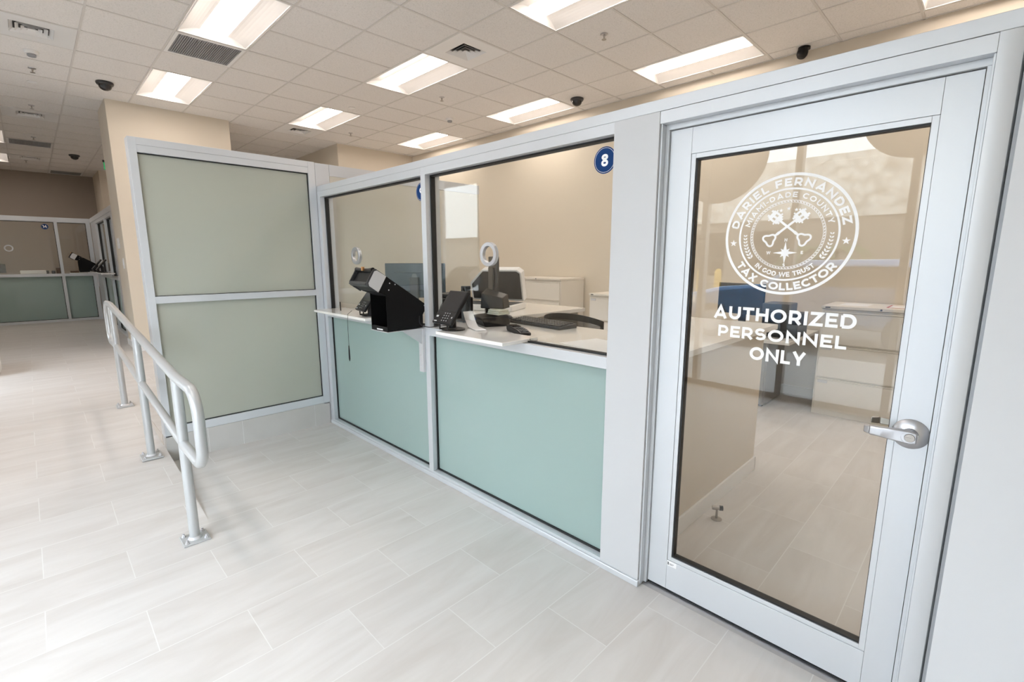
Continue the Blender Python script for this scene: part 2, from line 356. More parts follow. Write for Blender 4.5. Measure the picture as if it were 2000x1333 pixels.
# ------------------------------------------------------------------ ceiling
XC = [-0.37-0.6185*k for k in range(-7, 23)][::-1]
YC = [-3.73, -3.10, -2.475, -1.85, -1.225, -.595, .025, .66, 1.303, 1.945, 2.6, 3.25, 3.89]
def xi(x): return min(range(len(XC)), key=lambda i: abs(XC[i]-x))
rows = {2: [], 5: [], 8: [], 11: []}      # index into YC of the troffer rows
LIGHTS = []
special = {}
def add_light(x_right, yi):
    i = xi(x_right); LIGHTS.append((XC[i-2], XC[i], YC[yi], YC[yi+1])); special[(i-2, yi)] = special[(i-1, yi)] = 'L'
for yi, xs in ((2, [.88, -1.6, -9.16, -11.5]), (5, [-1.6, -4.06]), (8, [3.35, .88, -1.6, -4.06, -9.16, -11.5]), (11, [3.35, .88, -1.6, -4.06])):  # far pair of the middle office row added unseen to brighten the far offices
    for x in xs:
        if yi == 5 and x < -5: continue
        add_light(x, yi)
DIFF = [(-1.0, 8), (-5.3, 8), (-3.43, 3), (-7.14, 3), (-11.47, 3)]
GRL = [(-2.81, 5), (-9.62, 3), (-13.33, 4)]
for x, yi in DIFF+GRL: special[(xi(x)-1, yi)] = 'S'
c = MB()
xs_e = [XMIN]+[x for x in XC if XMIN < x < XMAX]+[XMAX]
ys_e = [YMIN]+[y for y in YC if YMIN < y < YMAX]+[YMAX]
for a, b in zip(xs_e[:-1], xs_e[1:]):
    for p, q in zip(ys_e[:-1], ys_e[1:]):
        ix = xi(a) if abs(XC[xi(a)]-a) < .01 else -99
        iy = YC.index(p) if p in YC else -99
        if (ix, iy) in special: continue
        c.box(a+.006, b-.006, p+.006, q-.006, H+.002, H+.02)
        c.add([(a, p, H+.021), (a, q, H+.021), (b, q, H+.021), (b, p, H+.021)], [(0, 1, 2, 3)])
ce = struct('ceiling', c, CEILM, 'suspended ceiling of square speckled acoustic tiles', 'ceiling', smooth=False)
g = MB()
for x in xs_e[1:-1]:
    for p, q in zip(ys_e[:-1], ys_e[1:]):
        if p in YC and special.get((xi(x), YC.index(p))) == 'L' and special.get((xi(x)-1, YC.index(p))) == 'L' and any(abs((L_[0]+L_[1])/2-x) < .01 and L_[2] == p for L_ in LIGHTS): continue
        g.box(x-.011, x+.011, p, q, H-.003, H+.004)
for y in ys_e[1:-1]: g.box(XMIN, XMAX, y-.008, y+.008, H-.0025, H+.0035)
g.box(XMIN, XMAX, YMAX-.02, YMAX, H-.003, H+.004)
cg = obj('ceiling_grid', g, TBAR, ce, smooth=False)
roof = MB().box(XMIN-.1, XMAX+.1, YMIN-.15, YMAX+.1, H+.35, H+.4)
struct('ceiling', roof, WHITEP, 'roof slab above the suspended ceiling', 'ceiling', smooth=False)

def troffer(i, a, b, p, q, label):
    L = thing('ceiling_light', ((a+b)/2, (p+q)/2, H), label, 'ceiling light', 'recessed troffer lights in the ceiling')
    e = .016; a += e; b -= e; p += e; q -= e; cyv = (p+q)/2; hw = .115; zt = H+.055
    fr = MB().box(a, b, p, p+.008, H-.002, H+.01).box(a, b, q-.008, q, H-.002, H+.01).box(a, a+.008, p+.008, q-.008, H-.002, H+.01).box(b-.008, b, p+.008, q-.008, H-.002, H+.01)
    obj('frame', fr, WHITEP, L, smooth=False)
    rf = MB(); n = 6
    for sgn in (-1, 1):
        e0 = p+.008 if sgn < 0 else q-.008; e1 = cyv+sgn*hw
        prev = None
        for k in range(n+1):
            t = k/n; y = e0+(e1-e0)*t; z = H+.004+(zt-H-.004)*math.sin(t*PI/2)
            if prev:
                ve = [(a+.008+.05*prev[2], prev[0], prev[1]), (b-.008-.05*prev[2], prev[0], prev[1]), (b-.008-.05*t, y, z), (a+.008+.05*t, y, z)]
                rf.add(ve, [(0, 3, 2, 1) if sgn < 0 else (0, 1, 2, 3)])
            prev = (y, z, t)
    for xx, sg in ((a, 1), (b, -1)):
        prev = None
        for k in range(n+1):
            t = k/n; y0_ = p+.008+(cyv-hw-p-.008)*t; y1_ = q-.008+(cyv+hw-q+.008)*t; z = H+.004+(zt-H-.004)*math.sin(t*PI/2); x_ = xx+sg*(.008+.05*t)
            if prev: rf.add([(prev[0], prev[1], prev[3]), (prev[0], prev[2], prev[3]), (x_, y1_, z), (x_, y0_, z)], [(0, 1, 2, 3)])
            prev = (x_, y0_, y1_, z)
    rf.box(a, b, p, q, H+.10, H+.105)
    obj('reflector', rf, HOUSE, L)
    ln = MB(); pr = None
    for k in range(9):
        t = k/8; y = cyv-hw+2*hw*t; z = zt-.028*math.sin(PI*t)
        if pr: ln.add([(a+.058, pr[0], pr[1]), (b-.058, pr[0], pr[1]), (b-.058, y, z), (a+.058, y, z)], [(0, 3, 2, 1)])
        pr = (y, z)
    for xx in (a+.058, b-.058):
        ln.add([(xx, cyv-hw+2*hw*k/8, zt-.028*math.sin(PI*k/8)) for k in range(9)], [tuple(range(9))])
    obj('lens', ln, LENS, L)
names = {2: 'over the street side of the hall', 5: 'over the handrail and front windows', 8: 'over the middle of the office, the far pair added for light,', 11: 'next to the back office wall'}
LBL = {(2, -11.5): 'troffer light at the far left, closer to the far taupe wall', (2, -9.16): 'troffer light at the far left, the nearer one cut by the picture edge',
       (5, -1.6): 'large troffer light at upper left with a grey grille at its far end', (5, -4.06): 'troffer light right in front of the beige column',
       (8, -1.6): 'troffer light in the middle of the ceiling touching a white square diffuser', (8, -4.06): 'troffer light with a small diffuser at its far end, above the partition screen',
       (8, .88): 'troffer light cut by the top picture edge above the office', (11, .88): 'troffer light nearest the glass door along the back office wall',
       (11, -1.6): 'troffer light beside the black dome camera along the back wall', (11, -4.06): 'smallest troffer light, in the far corner of the office ceiling',
       (11, 3.35): 'troffer light cut off at the top right corner above the door'}
k = 0
for (a, b, p, q) in LIGHTS:
    yi = YC.index(p); lb = None
    for (r_, x_), t_ in LBL.items():
        if r_ == yi and abs(b-x_) < .3: lb = t_
    troffer(k, a, b, p, q, lb or 'recessed troffer light '+names[yi]+' outside the picture'); k += 1

def diffuser(x, yi, label):
    i = xi(x); a, b, p, q = XC[i-1]+.012, XC[i]-.012, YC[yi]+.01, YC[yi+1]-.01
    D = thing('ceiling_diffuser', ((a+b)/2, (p+q)/2, H), label, 'air diffuser', 'square supply air diffusers')
    cx, cyy = (a+b)/2, (p+q)/2; w = .15
    pl = MB()
    for (u0, u1, v0, v1) in ((a, b, p, cyy-w), (a, b, cyy+w, q), (a, cx-w, cyy-w, cyy+w), (cx+w, b, cyy-w, cyy+w)): pl.box(u0, u1, v0, v1, H-.004, H+.002)
    obj('plate', pl, WHITEPL, D, smooth=False)
    lv = MB()
    for j in range(4):
        r1 = w-.002-j*.038; r0 = r1-.026; z0 = H-.004; z1 = H+.022
        if r1 <= 0: continue
        for (s0, s1) in (((-1, -1), (1, -1)), ((1, -1), (1, 1)), ((1, 1), (-1, 1)), ((-1, 1), (-1, -1))):
            lv.add([(cx+s0[0]*r0, cyy+s0[1]*r0, z1), (cx+s1[0]*r0, cyy+s1[1]*r0, z1), (cx+s1[0]*r1, cyy+s1[1]*r1, z0), (cx+s0[0]*r1, cyy+s0[1]*r1, z0)], [(0, 1, 2, 3)])
    obj('louvre', lv, WHITEPL, D, smooth=False)
    obj('duct', B(cx-w, cx+w, cyy-w, cyy+w, H+.022, H+.03), BLACK, D, smooth=False, label='dark duct behind the louvres')
for (x, yi), lb in zip(DIFF, ('white square diffuser plate in the middle of the ceiling beside a troffer light', 'small diffuser at the far end of the office ceiling',
        'white diffuser plate at the upper left corner', 'second white diffuser from the upper left corner', 'farthest white diffuser on the left')):
    diffuser(x, yi, lb)
def grille(x, yi, label):
    i = xi(x); a, b, p, q = XC[i-1]+.012, XC[i]-.012, YC[yi]+.01, YC[yi+1]-.01
    D = thing('return_grille', ((a+b)/2, (p+q)/2, H), label, 'air grille', 'grey return air grilles')
    fr = MB().box(a, b, p, p+.03, H-.004, H+.004).box(a, b, q-.03, q, H-.004, H+.004).box(a, a+.03, p+.03, q-.03, H-.004, H+.004).box(b-.03, b, p+.03, q-.03, H-.004, H+.004)
    obj('frame', fr, WHITEPL, D, smooth=False)
    sl = MB(); n = 30
    for j in range(n):
        y = p+.03+(q-p-.06)*(j+.5)/n; sl.box(a+.03, b-.03, y-.0035, y+.0035, H, H+.012)
    for j in range(n):
        xx = a+.03+(b-a-.06)*(j+.5)/n; sl.box(xx-.0025, xx+.0025, p+.03, q-.03, H+.002, H+.010)
    obj('grid', sl, GRILLE, D, smooth=False); obj('backing', B(a+.03, b-.03, p+.03, q-.03, H+.03, H+.034), DGREY, D, smooth=False)
for (x, yi), lb in zip(GRL, ('grey egg-crate return grille at the far end of the large troffer light', 'dark return grille over the upper hall on the left', 'return grille against the far taupe wall')):
    grille(x, yi, lb)

def dome(x, y, label, z=H):
    D = thing('dome_camera', (x, y, z), label, 'security camera', 'black dome security cameras')
    obj('housing', MB().lathe((x, y, z), (0, 0, -1), [(0, 0), (.085, 0), (.088, .012), (.08, .03), (.066, .034)], 32), DARK, D)
    obj('dome', MB().lathe((x, y, z-.032), (0, 0, -1), [(.066, 0), (.062, .025), (.048, .046), (.025, .058), (0, .062)], 32), SCREEN, D)
dome(-5.03, -.91, 'black dome camera in front of the beige column'); dome(-10.75, -.90, 'black dome camera far along the upper hall ceiling')
dome(-1.38, 3.597, 'black dome camera on the office ceiling near the back wall')
D = thing('turret_camera', (1.19, 3.95, H), 'black turret camera where ceiling meets back wall above the door', 'security camera')
obj('base', MB().lathe((1.19, 3.97, H), (0, 0, -1), [(0, 0), (.055, 0), (.055, .02), (0, .02)], 28), BLACK, D)
obj('ball', MB().lathe((1.19, 3.95, H-.02), (-.1, -.35, -1), [(.04, 0), (.05, .03), (.05, .06), (.038, .085), (0, .09)], 28), BLACK, D)
def sprinkler(x, y, label):
    D = thing('fire_sprinkler', (x, y, H), label, 'sprinkler', 'pendent sprinkler heads')
    obj('escutcheon', MB().lathe((x, y, H), (0, 0, -1), [(0, 0), (.035, 0), (.03, .006), (.012, .01), (0, .01)], 20), CHROME, D)
    obj('nozzle', MB().lathe((x, y, H-.008), (0, 0, -1), [(.01, 0), (.008, .02), (.004, .035), (.022, .037), (.022, .04), (0, .04)], 16), NICKEL, D)
for x, y, lb in ((-.069, 2.302, 'sprinkler head between the two nearest office troffer lights'), (-2.6, 2.29, 'sprinkler head right of the middle troffer light'), (-5.15, 2.29, 'sprinkler head above the far office corner'),
                 (-5.03, -1.53, 'sprinkler head below the smoke detector at upper left'), (-6.87, -1.53, 'sprinkler head just before the second left diffuser'), (-9.3, -1.5, 'farthest sprinkler head on the left'), (-12.2, -1.6, 'tiny sprinkler head near the far taupe wall')):
    sprinkler(x, y, lb)
def smoke(x, y, label):
    D = thing('smoke_detector', (x, y, H), label, 'smoke detector', 'white smoke detectors')
    obj('body', MB().lathe((x, y, H), (0, 0, -1), [(0, 0), (.06, 0), (.06, .012), (.052, .03), (.03, .03)], 32), WHITEPL, D)
    s_ = MB().lathe((x, y, H-.03), (0, 0, -1), [(.036, 0), (.036, .018), (.03, .024), (0, .024)], 24)
    obj('sensor', s_, GRILLE, D)
smoke(-4.42, -1.54, 'white smoke detector at upper left beside the diffuser'); smoke(-3.30, 2.96, 'white smoke detector in the middle of the office ceiling')
for x, y, lb in ((-5.62, -1.53, 'flat white concealed sprinkler cover on the left ceiling'), (-3.85, 1.66, 'flat white concealed sprinkler cover beside the middle lights')):
    tag(obj('sprinkler_cover', MB().lathe((x, y, H), (0, 0, -1), [(.045, 0), (.045, .004), (0, .006)], 24), WHITEPL), lb, 'sprinkler cover')
# exit sign beyond the column
D = thing('exit_sign', (-9.0, -.6, 3.12), 'green exit sign hanging past the beige column', 'exit sign')
obj('stem', MB().cyl((-9.0, -.58, 3.29), (-9.0, -.58, H), .010, 10), DARK, D)
obj('housing', B(-9.01, -8.99, -.64, -.50, 3.26, 3.30), DARK, D, bevel=.003)
obj('panel', B(-9.008, -8.992, -.63, -.50, 3.13, 3.26), GREEN, D, bevel=.003)

# ------------------------------------------------------------------ letter strokes
def arcp(cx, cyv, rx, ry, a0, a1, n=14): return [(cx+rx*math.cos(rad(a0+(a1-a0)*k/n)), cyv+ry*math.sin(rad(a0+(a1-a0)*k/n))) for k in range(n+1)]
TK = .222
def glyph(ch, t=TK):
    a = t/2; b = 1-a
    if ch == 'A': return .92, [[(a*.9, 0), (.46, 1-a*.6), (.92-a*.9, 0)], [(.2, .27), (.72, .27)]]
    if ch == 'C': return .80, [arcp(.46, .5, .46-a, .5-a, 42, 318, 24)]
    if ch == 'D': return .82, [[(a, a), (a, b)], [(a, b), (.38, b)]+arcp(.38, .5, .44-a, .5-a, 90, -90, 18)[1:]+[(a, a)]]
    if ch == 'E': return .66, [[(.64, b), (a, b), (a, a), (.66, a)], [(a, .5), (.58, .5)]]
    if ch == 'F': return .64, [[(.64, b), (a, b), (a, 0)], [(a, .47), (.58, .47)]]
    if ch == 'G': return .84, [arcp(.46, .5, .46-a, .5-a, 45, 335, 24)+[(.76, .5)], [(.84-a, .12), (.84-a, .5)]]
    if ch == 'H': return .80, [[(a, 0), (a, 1)], [(.8-a, 0), (.8-a, 1)], [(a, .5), (.8-a, .5)]]
    if ch == 'I': return t, [[(a, 0), (a, 1)]]
    if ch == 'L': return .60, [[(a, 1), (a, a), (.60, a)]]
    if ch == 'M': return .98, [[(a, 0), (a, 1-a), (.49, .30), (.98-a, 1-a), (.98-a, 0)]]
    if ch == 'N': return .84, [[(a, 0), (a, 1-a), (.84-a, a), (.84-a, 1)]]
    if ch == 'O': return .96, [arcp(.48, .5, .48-a, .5-a, 0, 360, 32)]
    if ch == 'P': return .72, [[(a, 0), (a, 1)], [(a, b), (.38, b)]+arcp(.38, b-.26, .34-a, .26, 90, -90, 12)[1:]+[(a, b-.52)]]
    if ch == 'R': return .74, [[(a, 0), (a, 1)], [(a, b), (.38, b)]+arcp(.38, b-.26, .34-a, .26, 90, -90, 12)[1:]+[(a, b-.52)], [(.38, b-.5), (.66, 0)]]
    if ch == 'S': return .68, [arcp(.34, b-.20, .32-a*.7, .205, 30, 270, 16)+arcp(.34, a+.21, .33-a*.7, .205, 90, -150, 16)[1:]]
    if ch == 'T': return .72, [[(0, b), (.72, b)], [(.36, b), (.36, 0)]]
    if ch == 'U': return .80, [[(a, 1), (a, .42)]+arcp(.40, .42, .40-a, .42-a, 180, 360, 16)[1:]+[(.8-a, 1)]]
    if ch == 'W': return 1.25, [[(a*.8, 1), (.34, a*.7), (.625, .92), (.91, a*.7), (1.25-a*.8, 1)]]
    if ch == 'X': return .82, [[(a, 0), (.82-a, 1)], [(a, 1), (.82-a, 0)]]
    if ch == 'Y': return .80, [[(a*.8, 1), (.40, .40), (.8-a*.8, 1)], [(.40, .42), (.40, 0)]]
    if ch == 'Z': return .72, [[(.03, b), (.72-a, b), (a, a), (.72, a)]]
    if ch == '-': return .36, [[(0, .42), (.36, .42)]]
    if ch == '1': return .42, [[(.0, b), (.42-a, b), (.42-a, 0)]]
    if ch == '4': return .76, [[(.50, 1), (a*.7, .30), (.76, .30)], [(.54, .55), (.54, 0)]]
    if ch == '8': return .70, [arcp(.35, .745, .27-a*.45, .255-a, 0, 360, 24), arcp(.35, .28, .35-a, .28-a*.9, 0, 360, 24)]
    if ch == '9': return .70, [arcp(.35, .67, .35-a, .33-a, 0, 360, 24), arcp(.30, .5, .40-a, .5-a, 10, -75, 14)]
    return .34, []
VN = [0]
def lift(vs):
    VN[0] += 1; d = (VN[0] % 24)*.00003; return [(v[0], v[1]-d, v[2]) for v in vs]
def stroke(mb, pts, t, P):
    """ribbon of width t round a 2-D polyline, mapped to the wall by P(u, v)"""
    n = len(pts); closed = n > 3 and math.dist(pts[0], pts[-1]) < 1e-6
    L = []; Rr = []
    for i in range(n):
        if closed: a = pts[i-1 if i > 0 else n-2]; b = pts[i+1 if i < n-1 else 1]
        else: a = pts[max(0, i-1)]; b = pts[min(n-1, i+1)]
        p = pts[i]
        d1 = Vector((p[0]-a[0], p[1]-a[1])); d2 = Vector((b[0]-p[0], b[1]-p[1]))
        if d1.length < 1e-9: d1 = d2
        if d2.length < 1e-9: d2 = d1
        d1.normalize(); d2.normalize()
        n1 = Vector((-d1.y, d1.x)); n2 = Vector((-d2.y, d2.x)); m_ = (n1+n2)
        if m_.length < 1e-6: m_ = n1
        m_.normalize(); k_ = min(1/max(.25, m_.dot(n1)), 2.2)
        L.append((p[0]+m_.x*t/2*k_, p[1]+m_.y*t/2*k_)); Rr.append((p[0]-m_.x*t/2*k_, p[1]-m_.y*t/2*k_))
    vs = [P(*q) for q in L]+[P(*q) for q in Rr]
    mb.add(lift(vs), [(i, i+1, n+i+1, n+i) for i in range(n-1)])
def text_width(s, gap): return sum(glyph(ch)[0] for ch in s)+gap*(len(s)-1)
def text_line(mb, s, cx, z0, h, y, gap=.13, width=None, t=TK):
    w = text_width(s, gap); sx = width/w if width else h
    u = cx-w*sx/2
    for ch in s:
        gw, st = glyph(ch)
        for pl in st: stroke(mb, [(p[0]*sx/h, p[1]) for p in pl], t, lambda a_, b_, u=u: (u+a_*h, y, z0+b_*h))
        u += (gw+gap)*sx
def text_arc(mb, s, cx, cz, r, h, mid, y, gap=.13, span=None, inward=False, t=TK):
    """text on a circle, mid angle in degrees; inward = letters upright along the bottom"""
    w = text_width(s, gap); k_ = h if span is None else rad(span)*r/w
    u = -w*k_/2
    for ch in s:
        gw, st = glyph(ch); cang = (u+gw*k_/2)/r
        th = rad(mid)+(cang if inward else -cang)
        for pl in st:
            def P(a_, b_, th=th, gw=gw):
                if not inward:
                    tx, tz = math.sin(th), -math.cos(th); rx, rz = math.cos(th), math.sin(th); base = r
                else:
                    tx, tz = -math.sin(th), math.cos(th); rx, rz = -math.cos(th), -math.sin(th); base = r
                du = (a_-gw*k_/h/2)*h; dv = b_*h
                return (cx+(math.cos(th))*base+tx*du+rx*dv, y, cz+(math.sin(th))*base+tz*du+rz*dv)
            stroke(mb, [(p[0]*k_/h, p[1]) for p in pl], t, P)
        u += (gw+gap)*k_
def ring(mb, cx, cz, r0, r1, y, n=96, a0=0, a1=360):
    vs = []; fs = []
    for k_ in range(n+1):
        a_ = rad(a0+(a1-a0)*k_/n); vs += [(cx+r0*math.cos(a_), y, cz+r0*math.sin(a_)), (cx+r1*math.cos(a_), y, cz+r1*math.sin(a_))]
    for k_ in range(n): fs.append((2*k_, 2*k_+2, 2*k_+3, 2*k_+1))
    mb.add(vs, fs)
def star(mb, cx, cz, r, y, n=5, inner=.4, rot=90):
    pts = [(cx+(r if k_ % 2 == 0 else r*inner)*math.cos(rad(rot+k_*180/n)), y, cz+(r if k_ % 2 == 0 else r*inner)*math.sin(rad(rot+k_*180/n))) for k_ in range(2*n)]
    mb.add(lift([(cx, y, cz)]+pts), [(0, k_+1, (k_+1) % (2*n)+1) for k_ in range(2*n)])

# ------------------------------------------------------------------ front partition
YF = 0.0104      # mullion face
YG = 0.066       # glass plane
struct('trim_2', MB().box(XL, 3.2, YF, .122, ZS+.0008, ZT), ALU, 'long aluminium header over the service windows and door', 'trim', bevel=.0015)
struct('trim_3', MB().box(XL, XPR+.004, 0.0, .122, 0, .03), ALU, 'aluminium base curb under the service windows', 'trim', bevel=.003)
struct('trim_4', MB().box(XPL, XPR, YF-.002, .122, .0305, ZS), PANEL, 'wide pale flat panel between window 8 and the door', 'trim', bevel=.001)
struct('trim_5', MB().prism([(XDR, YF), (XDR+.035, YF), (XDR+.048, YF+.006), (XDR+.054, YF+.02), (XDR+.054, .122), (XDR, .122)], 'Z', 0, ZS), ALU, 'aluminium post at the right of the door', 'trim')
struct('trim_6', MB().box(XDR+.054, XDR+.062, YF+.004, .10, 0, ZS), GRILLE, 'grey sealant joint beside the door post', 'trim')
struct('wall_front', MB().box(XDR+.062, XMAX, -.0, .12, 0, ZS), WALLW, 'white wall at the right picture edge beside the door', 'wall', bevel=.002)

def gasket(a, b, z0, z1, y0=.048, y1=.082, w=.010):
    return MB().box(a, b, y0, y1, z0, z0+w).box(a, b, y0, y1, z1-w, z1).box(a, a+w, y0, y1, z0+w, z1-w).box(b-w, b, y0, y1, z0+w, z1-w)
def service_window(nm, label, ml, a, b, num, ncx, ringx, notch, zr=(1.0, 1.055), zb=.045):
    """ml = left edge of the left mullion, clear opening a..b"""
    w = thing(nm, ((a+b)/2, YF, 0), label, 'service window', kind='structure')
    fr = MB().box(ml, a, YF, .122, .03, ZS).box(a, b, YF, .122, ZO, ZS).box(a, b, YF, .122, .03, zb)
    obj('frame', fr, ALU, w, bevel=.001, smooth=False)
    obj('sill_rail', B(a, b, YF-.002, .122, *zr), ALU, w, bevel=.001, smooth=False)
    n0, n1 = notch; zc = zr[1]+.005
    poly = [(a, zc), (n0, zc), (n0, 1.13), (n1, 1.13), (n1, zc), (b, zc), (b, ZO), (a, ZO)]
    obj('glass', MB().prism(poly, 'Y', YG-.004, YG+.004), GLASS, w, smooth=False)
    gk = MB().box(a, b, .048, .082, ZO-.009, ZO).box(a, a+.010, .048, .082, zc, ZO-.009).box(b-.010, b, .048, .082, zc, ZO-.009).box(n1, b-.01, .046, .054, zr[1], zr[1]+.009).box(n1, b-.01, .064, .070, zr[1], zr[1]+.009)
    gk.box(a, b, .046, .078, zr[0]-.007, zr[0]).box(a, b, .046, .078, zb, zb+.010).box(a, a+.010, .046, .078, zb+.01, zr[0]-.007).box(b-.010, b, .046, .078, zb+.01, zr[0]-.007)
    obj('gasket', gk, GASKET, w, smooth=False)
    obj('frosted_panel', B(a+.002, b-.002, .056, .066, zb+.002, zr[0]-.001), FROST, w, smooth=False, label='frosted teal lower glass panel')
    cz = 1.935; R0 = .058
    bd = obj('number_badge', MB().lathe((ncx, YG-.0045, cz), (0, -1, 0), [(R0, 0), (R0, .001), (0, .001)], 48), NAVY, w, label='round navy badge with the number '+num)
    dg = MB(); ring(dg, ncx, cz, R0*.885, R0*.91, YG-.0062, 64); wd = text_width(num, .12)*.052
    text_line(dg, num, ncx, cz-.0265, .053, YG-.0062, .12, t=.205)
    obj('digits', dg, VINYL, bd, smooth=False)
    obj('speak_ring', MB().lathe((ringx, YG-.018, 1.527), (0, 1, 0), [(.046, .030), (.046, .008), (.048, .006), (.067, .006), (.069, .008), (.069, .013), (.067, .014), (.067, .022), (.069, .023), (.069, .029), (.067, .031), (.048, .031), (.046, .030)], 48), RINGM, w, label='round brushed metal speak-through ring')
    return w
service_window('window_1', 'service window 8 with a frosted teal lower panel, next to the wide panel', .166, .215, XPL, '8', 1.526, .748, (.24, 1.075))
service_window('window_2', 'service window 9 in the corner beside the partition screen', XL, -1.327, .166, '9', .098, -.845, (-1.20, -.36))

# speak-through shelves
for a, b, lb in ((.50, 1.075, 'white quartz shelf sticking out under window 8'), (-1.24, -.36, 'white quartz shelf sticking out under window 9')):
    tag(obj('counter_shelf', MB().box(a, b, -.145, .128, 1.056, 1.076), QUARTZ, bevel=.003), lb, 'counter shelf', 'quartz shelves through the service windows')
# counters behind the windows
C0 = thing('service_counter', (.2, .4, 0), 'cream worktop running behind windows 8 and 9 with two wings', 'counter')
cp = MB().prism([(-1.33, .13), (1.80, .13), (1.80, 1.80), (1.15, 1.80), (1.15, .74), (.17, .74), (.17, 1.79), (-.75, 1.79), (-.75, .74), (-1.33, .74)], 'Z', 1.02, 1.0545)
obj('worktop', cp, QUARTZ, C0, bevel=.003)
obj('side_panel', B(1.66, 1.745, .125, 1.71, 0, 1.02), BEIGE, C0, smooth=False, label='beige knee wall seen through the door')
obj('baseboard', MB().box(1.745, 1.757, .125, 1.722, 0, .10).box(1.66, 1.757, 1.71, 1.722, 0, .10), WHITEP, C0, bevel=.002)
obj('end_panel', MB().box(-.73, -.71, .76, 1.76, 0, 1.02).box(-.73, .12, 1.74, 1.76, 0, 1.02), BEIGE, C0, smooth=False)

# ------------------------------------------------------------------ partition behind (x = -1.39, y > 0)
PW = thing('office_partition', (-1.43, 1.1, 0), 'beige office partition with a white top continuing behind window 9', 'partition', kind='structure')
obj('panel', B(-1.455, -1.392, .135, 1.86, 0, 2.262), PARTP, PW, smooth=False)
obj('cap', MB().box(-1.458, -1.387, .008, .132, 0, 2.31).box(-1.458, -1.387, .134, 1.862, 2.215, 2.31), PANEL, PW, bevel=.001, smooth=False)

# ------------------------------------------------------------------ privacy screen
XS = -1.387
PS = thing('privacy_screen', (XS-.03, -.62, 0), 'tall frosted glass privacy screen in aluminium frame on a tiled curb', 'screen')
fr = MB()
X0 = XS-.115
fr.box(X0, XS, -1.2512, -1.2055, ZU, 2.3142)
fr.box(X0, XS, -.0517, .006, ZU, 2.3142)
fr.box(X0, XS, -1.2055, -.0517, 2.2665, 2.3142).box(X0, XS, -1.2055, -.0517, 2.2172, 2.2655)
fr.box(X0, XS, -1.2055, -.0517, 1.186, 1.2365).box(X0, XS, -1.2055, -.0517, .1999, .264)
obj('frame', fr, ALU, PS, bevel=.001, smooth=False)
for z0, z1, nmz in ((1.2365, 2.2172, 'upper'), (.264, 1.186, 'lower')):
    obj('frosted_pane', B(XS-.03, XS-.022, -1.2055, -.0517, z0, z1), FROSTS, PS, smooth=False)
gk = MB().box(XS-.04, XS-.014, -1.2055, -.0517, 2.2172-.007, 2.2172).box(XS-.04, XS-.014, -1.2055, -.0517, 1.2365, 1.2365+.004).box(XS-.04, XS-.014, -1.2055, -.0517, .264, .270)
for y0, y1 in ((-.0577, -.0517),): gk.box(XS-.04, XS-.014, y0, y1, 1.2365, 2.21).box(XS-.04, XS-.014, y0, y1, .27, 1.186)
obj('gasket', gk, GASKET, PS, smooth=False)
CURB = mat('curb_tile', (0.50, 0.485, 0.465), 0.45, noise=(5, 0.10))
cb_ = MB().m(CURB)
for y0, y1 in ((-1.2495, -.98), (-.978, -.735), (-.733, -.142), (-.140, .0)): cb_.box(X0, XS, y0, y1, 0.0, .1985)
cb_.m(WHITEP).box(X0+.002, XS-.001, -1.249, 0, 0, .198)
obj('curb', cb_, None, PS, smooth=False, label='grey tiled curb under the screen')

# ------------------------------------------------------------------ handrail
HR = thing('handrail', (-1.3, -1.35, 0), 'silver painted pipe handrail with two rails and three floor plates along the ramp', 'handrail')
def bend(p0, c_, p1, n=8):
    p0, c_, p1 = Vector(p0), Vector(c_), Vector(p1)
    return [(p0*(1-t)**2+c_*2*t*(1-t)+p1*t*t) for t in [k_/n for k_ in range(n+1)]]
yR = -1.352
def loop_end(xn, zt_, zb_, sgn):
    out = xn+sgn*.30
    pts = []
    for k_ in range(9):
        a_ = PI/2-k_*PI/2/8; pts.append((out-sgn*.12+sgn*.12*math.cos(a_), yR, zt_-.12+.12*math.sin(a_)))
    for k_ in range(1, 9):
        a_ = -k_*PI/2/8; pts.append((out-sgn*.10+sgn*.10*math.cos(a_), yR, zb_+.10+.10*math.sin(a_)))
    return pts
near = loop_end(.04, .905, .545, 1); far = loop_end(-2.72, 1.105, .742, -1)
top = [Vector(p) for p in far][::-1][8:]
pts = [Vector((-2.60, yR, .742))]+[Vector(p) for p in far][::-1]+[Vector((-2.66, yR, 1.105)), Vector((-2.60, yR, 1.10)), Vector((-.12, yR, .908)), Vector((-.06, yR, .905))]+[Vector(p) for p in near]+[Vector((-.08, yR, .545))]
obj('loop_rail', MB().tube(pts, .0242, 20), RAILM, HR)
obj('middle_rail', MB().tube([(-2.604, yR, .742), (-1.334, yR, .640), (-.083, yR, .545)], .0215, 18), RAILM, HR)
for px_, zf, zt_ in ((-.083, 0.0, .90), (-1.334, .0935, .99), (-2.604, ZU, 1.09)):
    P_ = obj('post', MB().tube([(px_, yR, zf+.006), (px_, yR, zt_)], .0245, 20), RAILM, HR)
    obj('weld_collar', MB().lathe((px_, yR, (zf+.01)), (0, 0, 1), [(.034, 0), (.030, .006), (.0245, .012)], 20), SILVER, P_)
    tl = -.0826 if px_ > -2.5 and px_ < -.3 else 0
    plt = MB().box(px_-.062, px_+.062, yR-.062, yR+.062, zf, zf+.010)
    plt.v = [(x, y, z+(x-px_)*tl) for x, y, z in plt.v]
    pl_ = obj('base_plate', plt, RAILM, HR, bevel=.002)
    for dx in (-.044, .044):
        for dy in (-.044, .044):
            zz = zf+.010+dx*tl
            bl = MB().lathe((px_+dx, yR+dy, zz), (0, 0, 1), [(0.0, 0), (.011, 0), (.011, .003), (.0085, .003), (.0085, .010), (.005, .011), (.005, .020), (0, .020)], 6)
            obj('bolt', bl, SILVER, pl_)
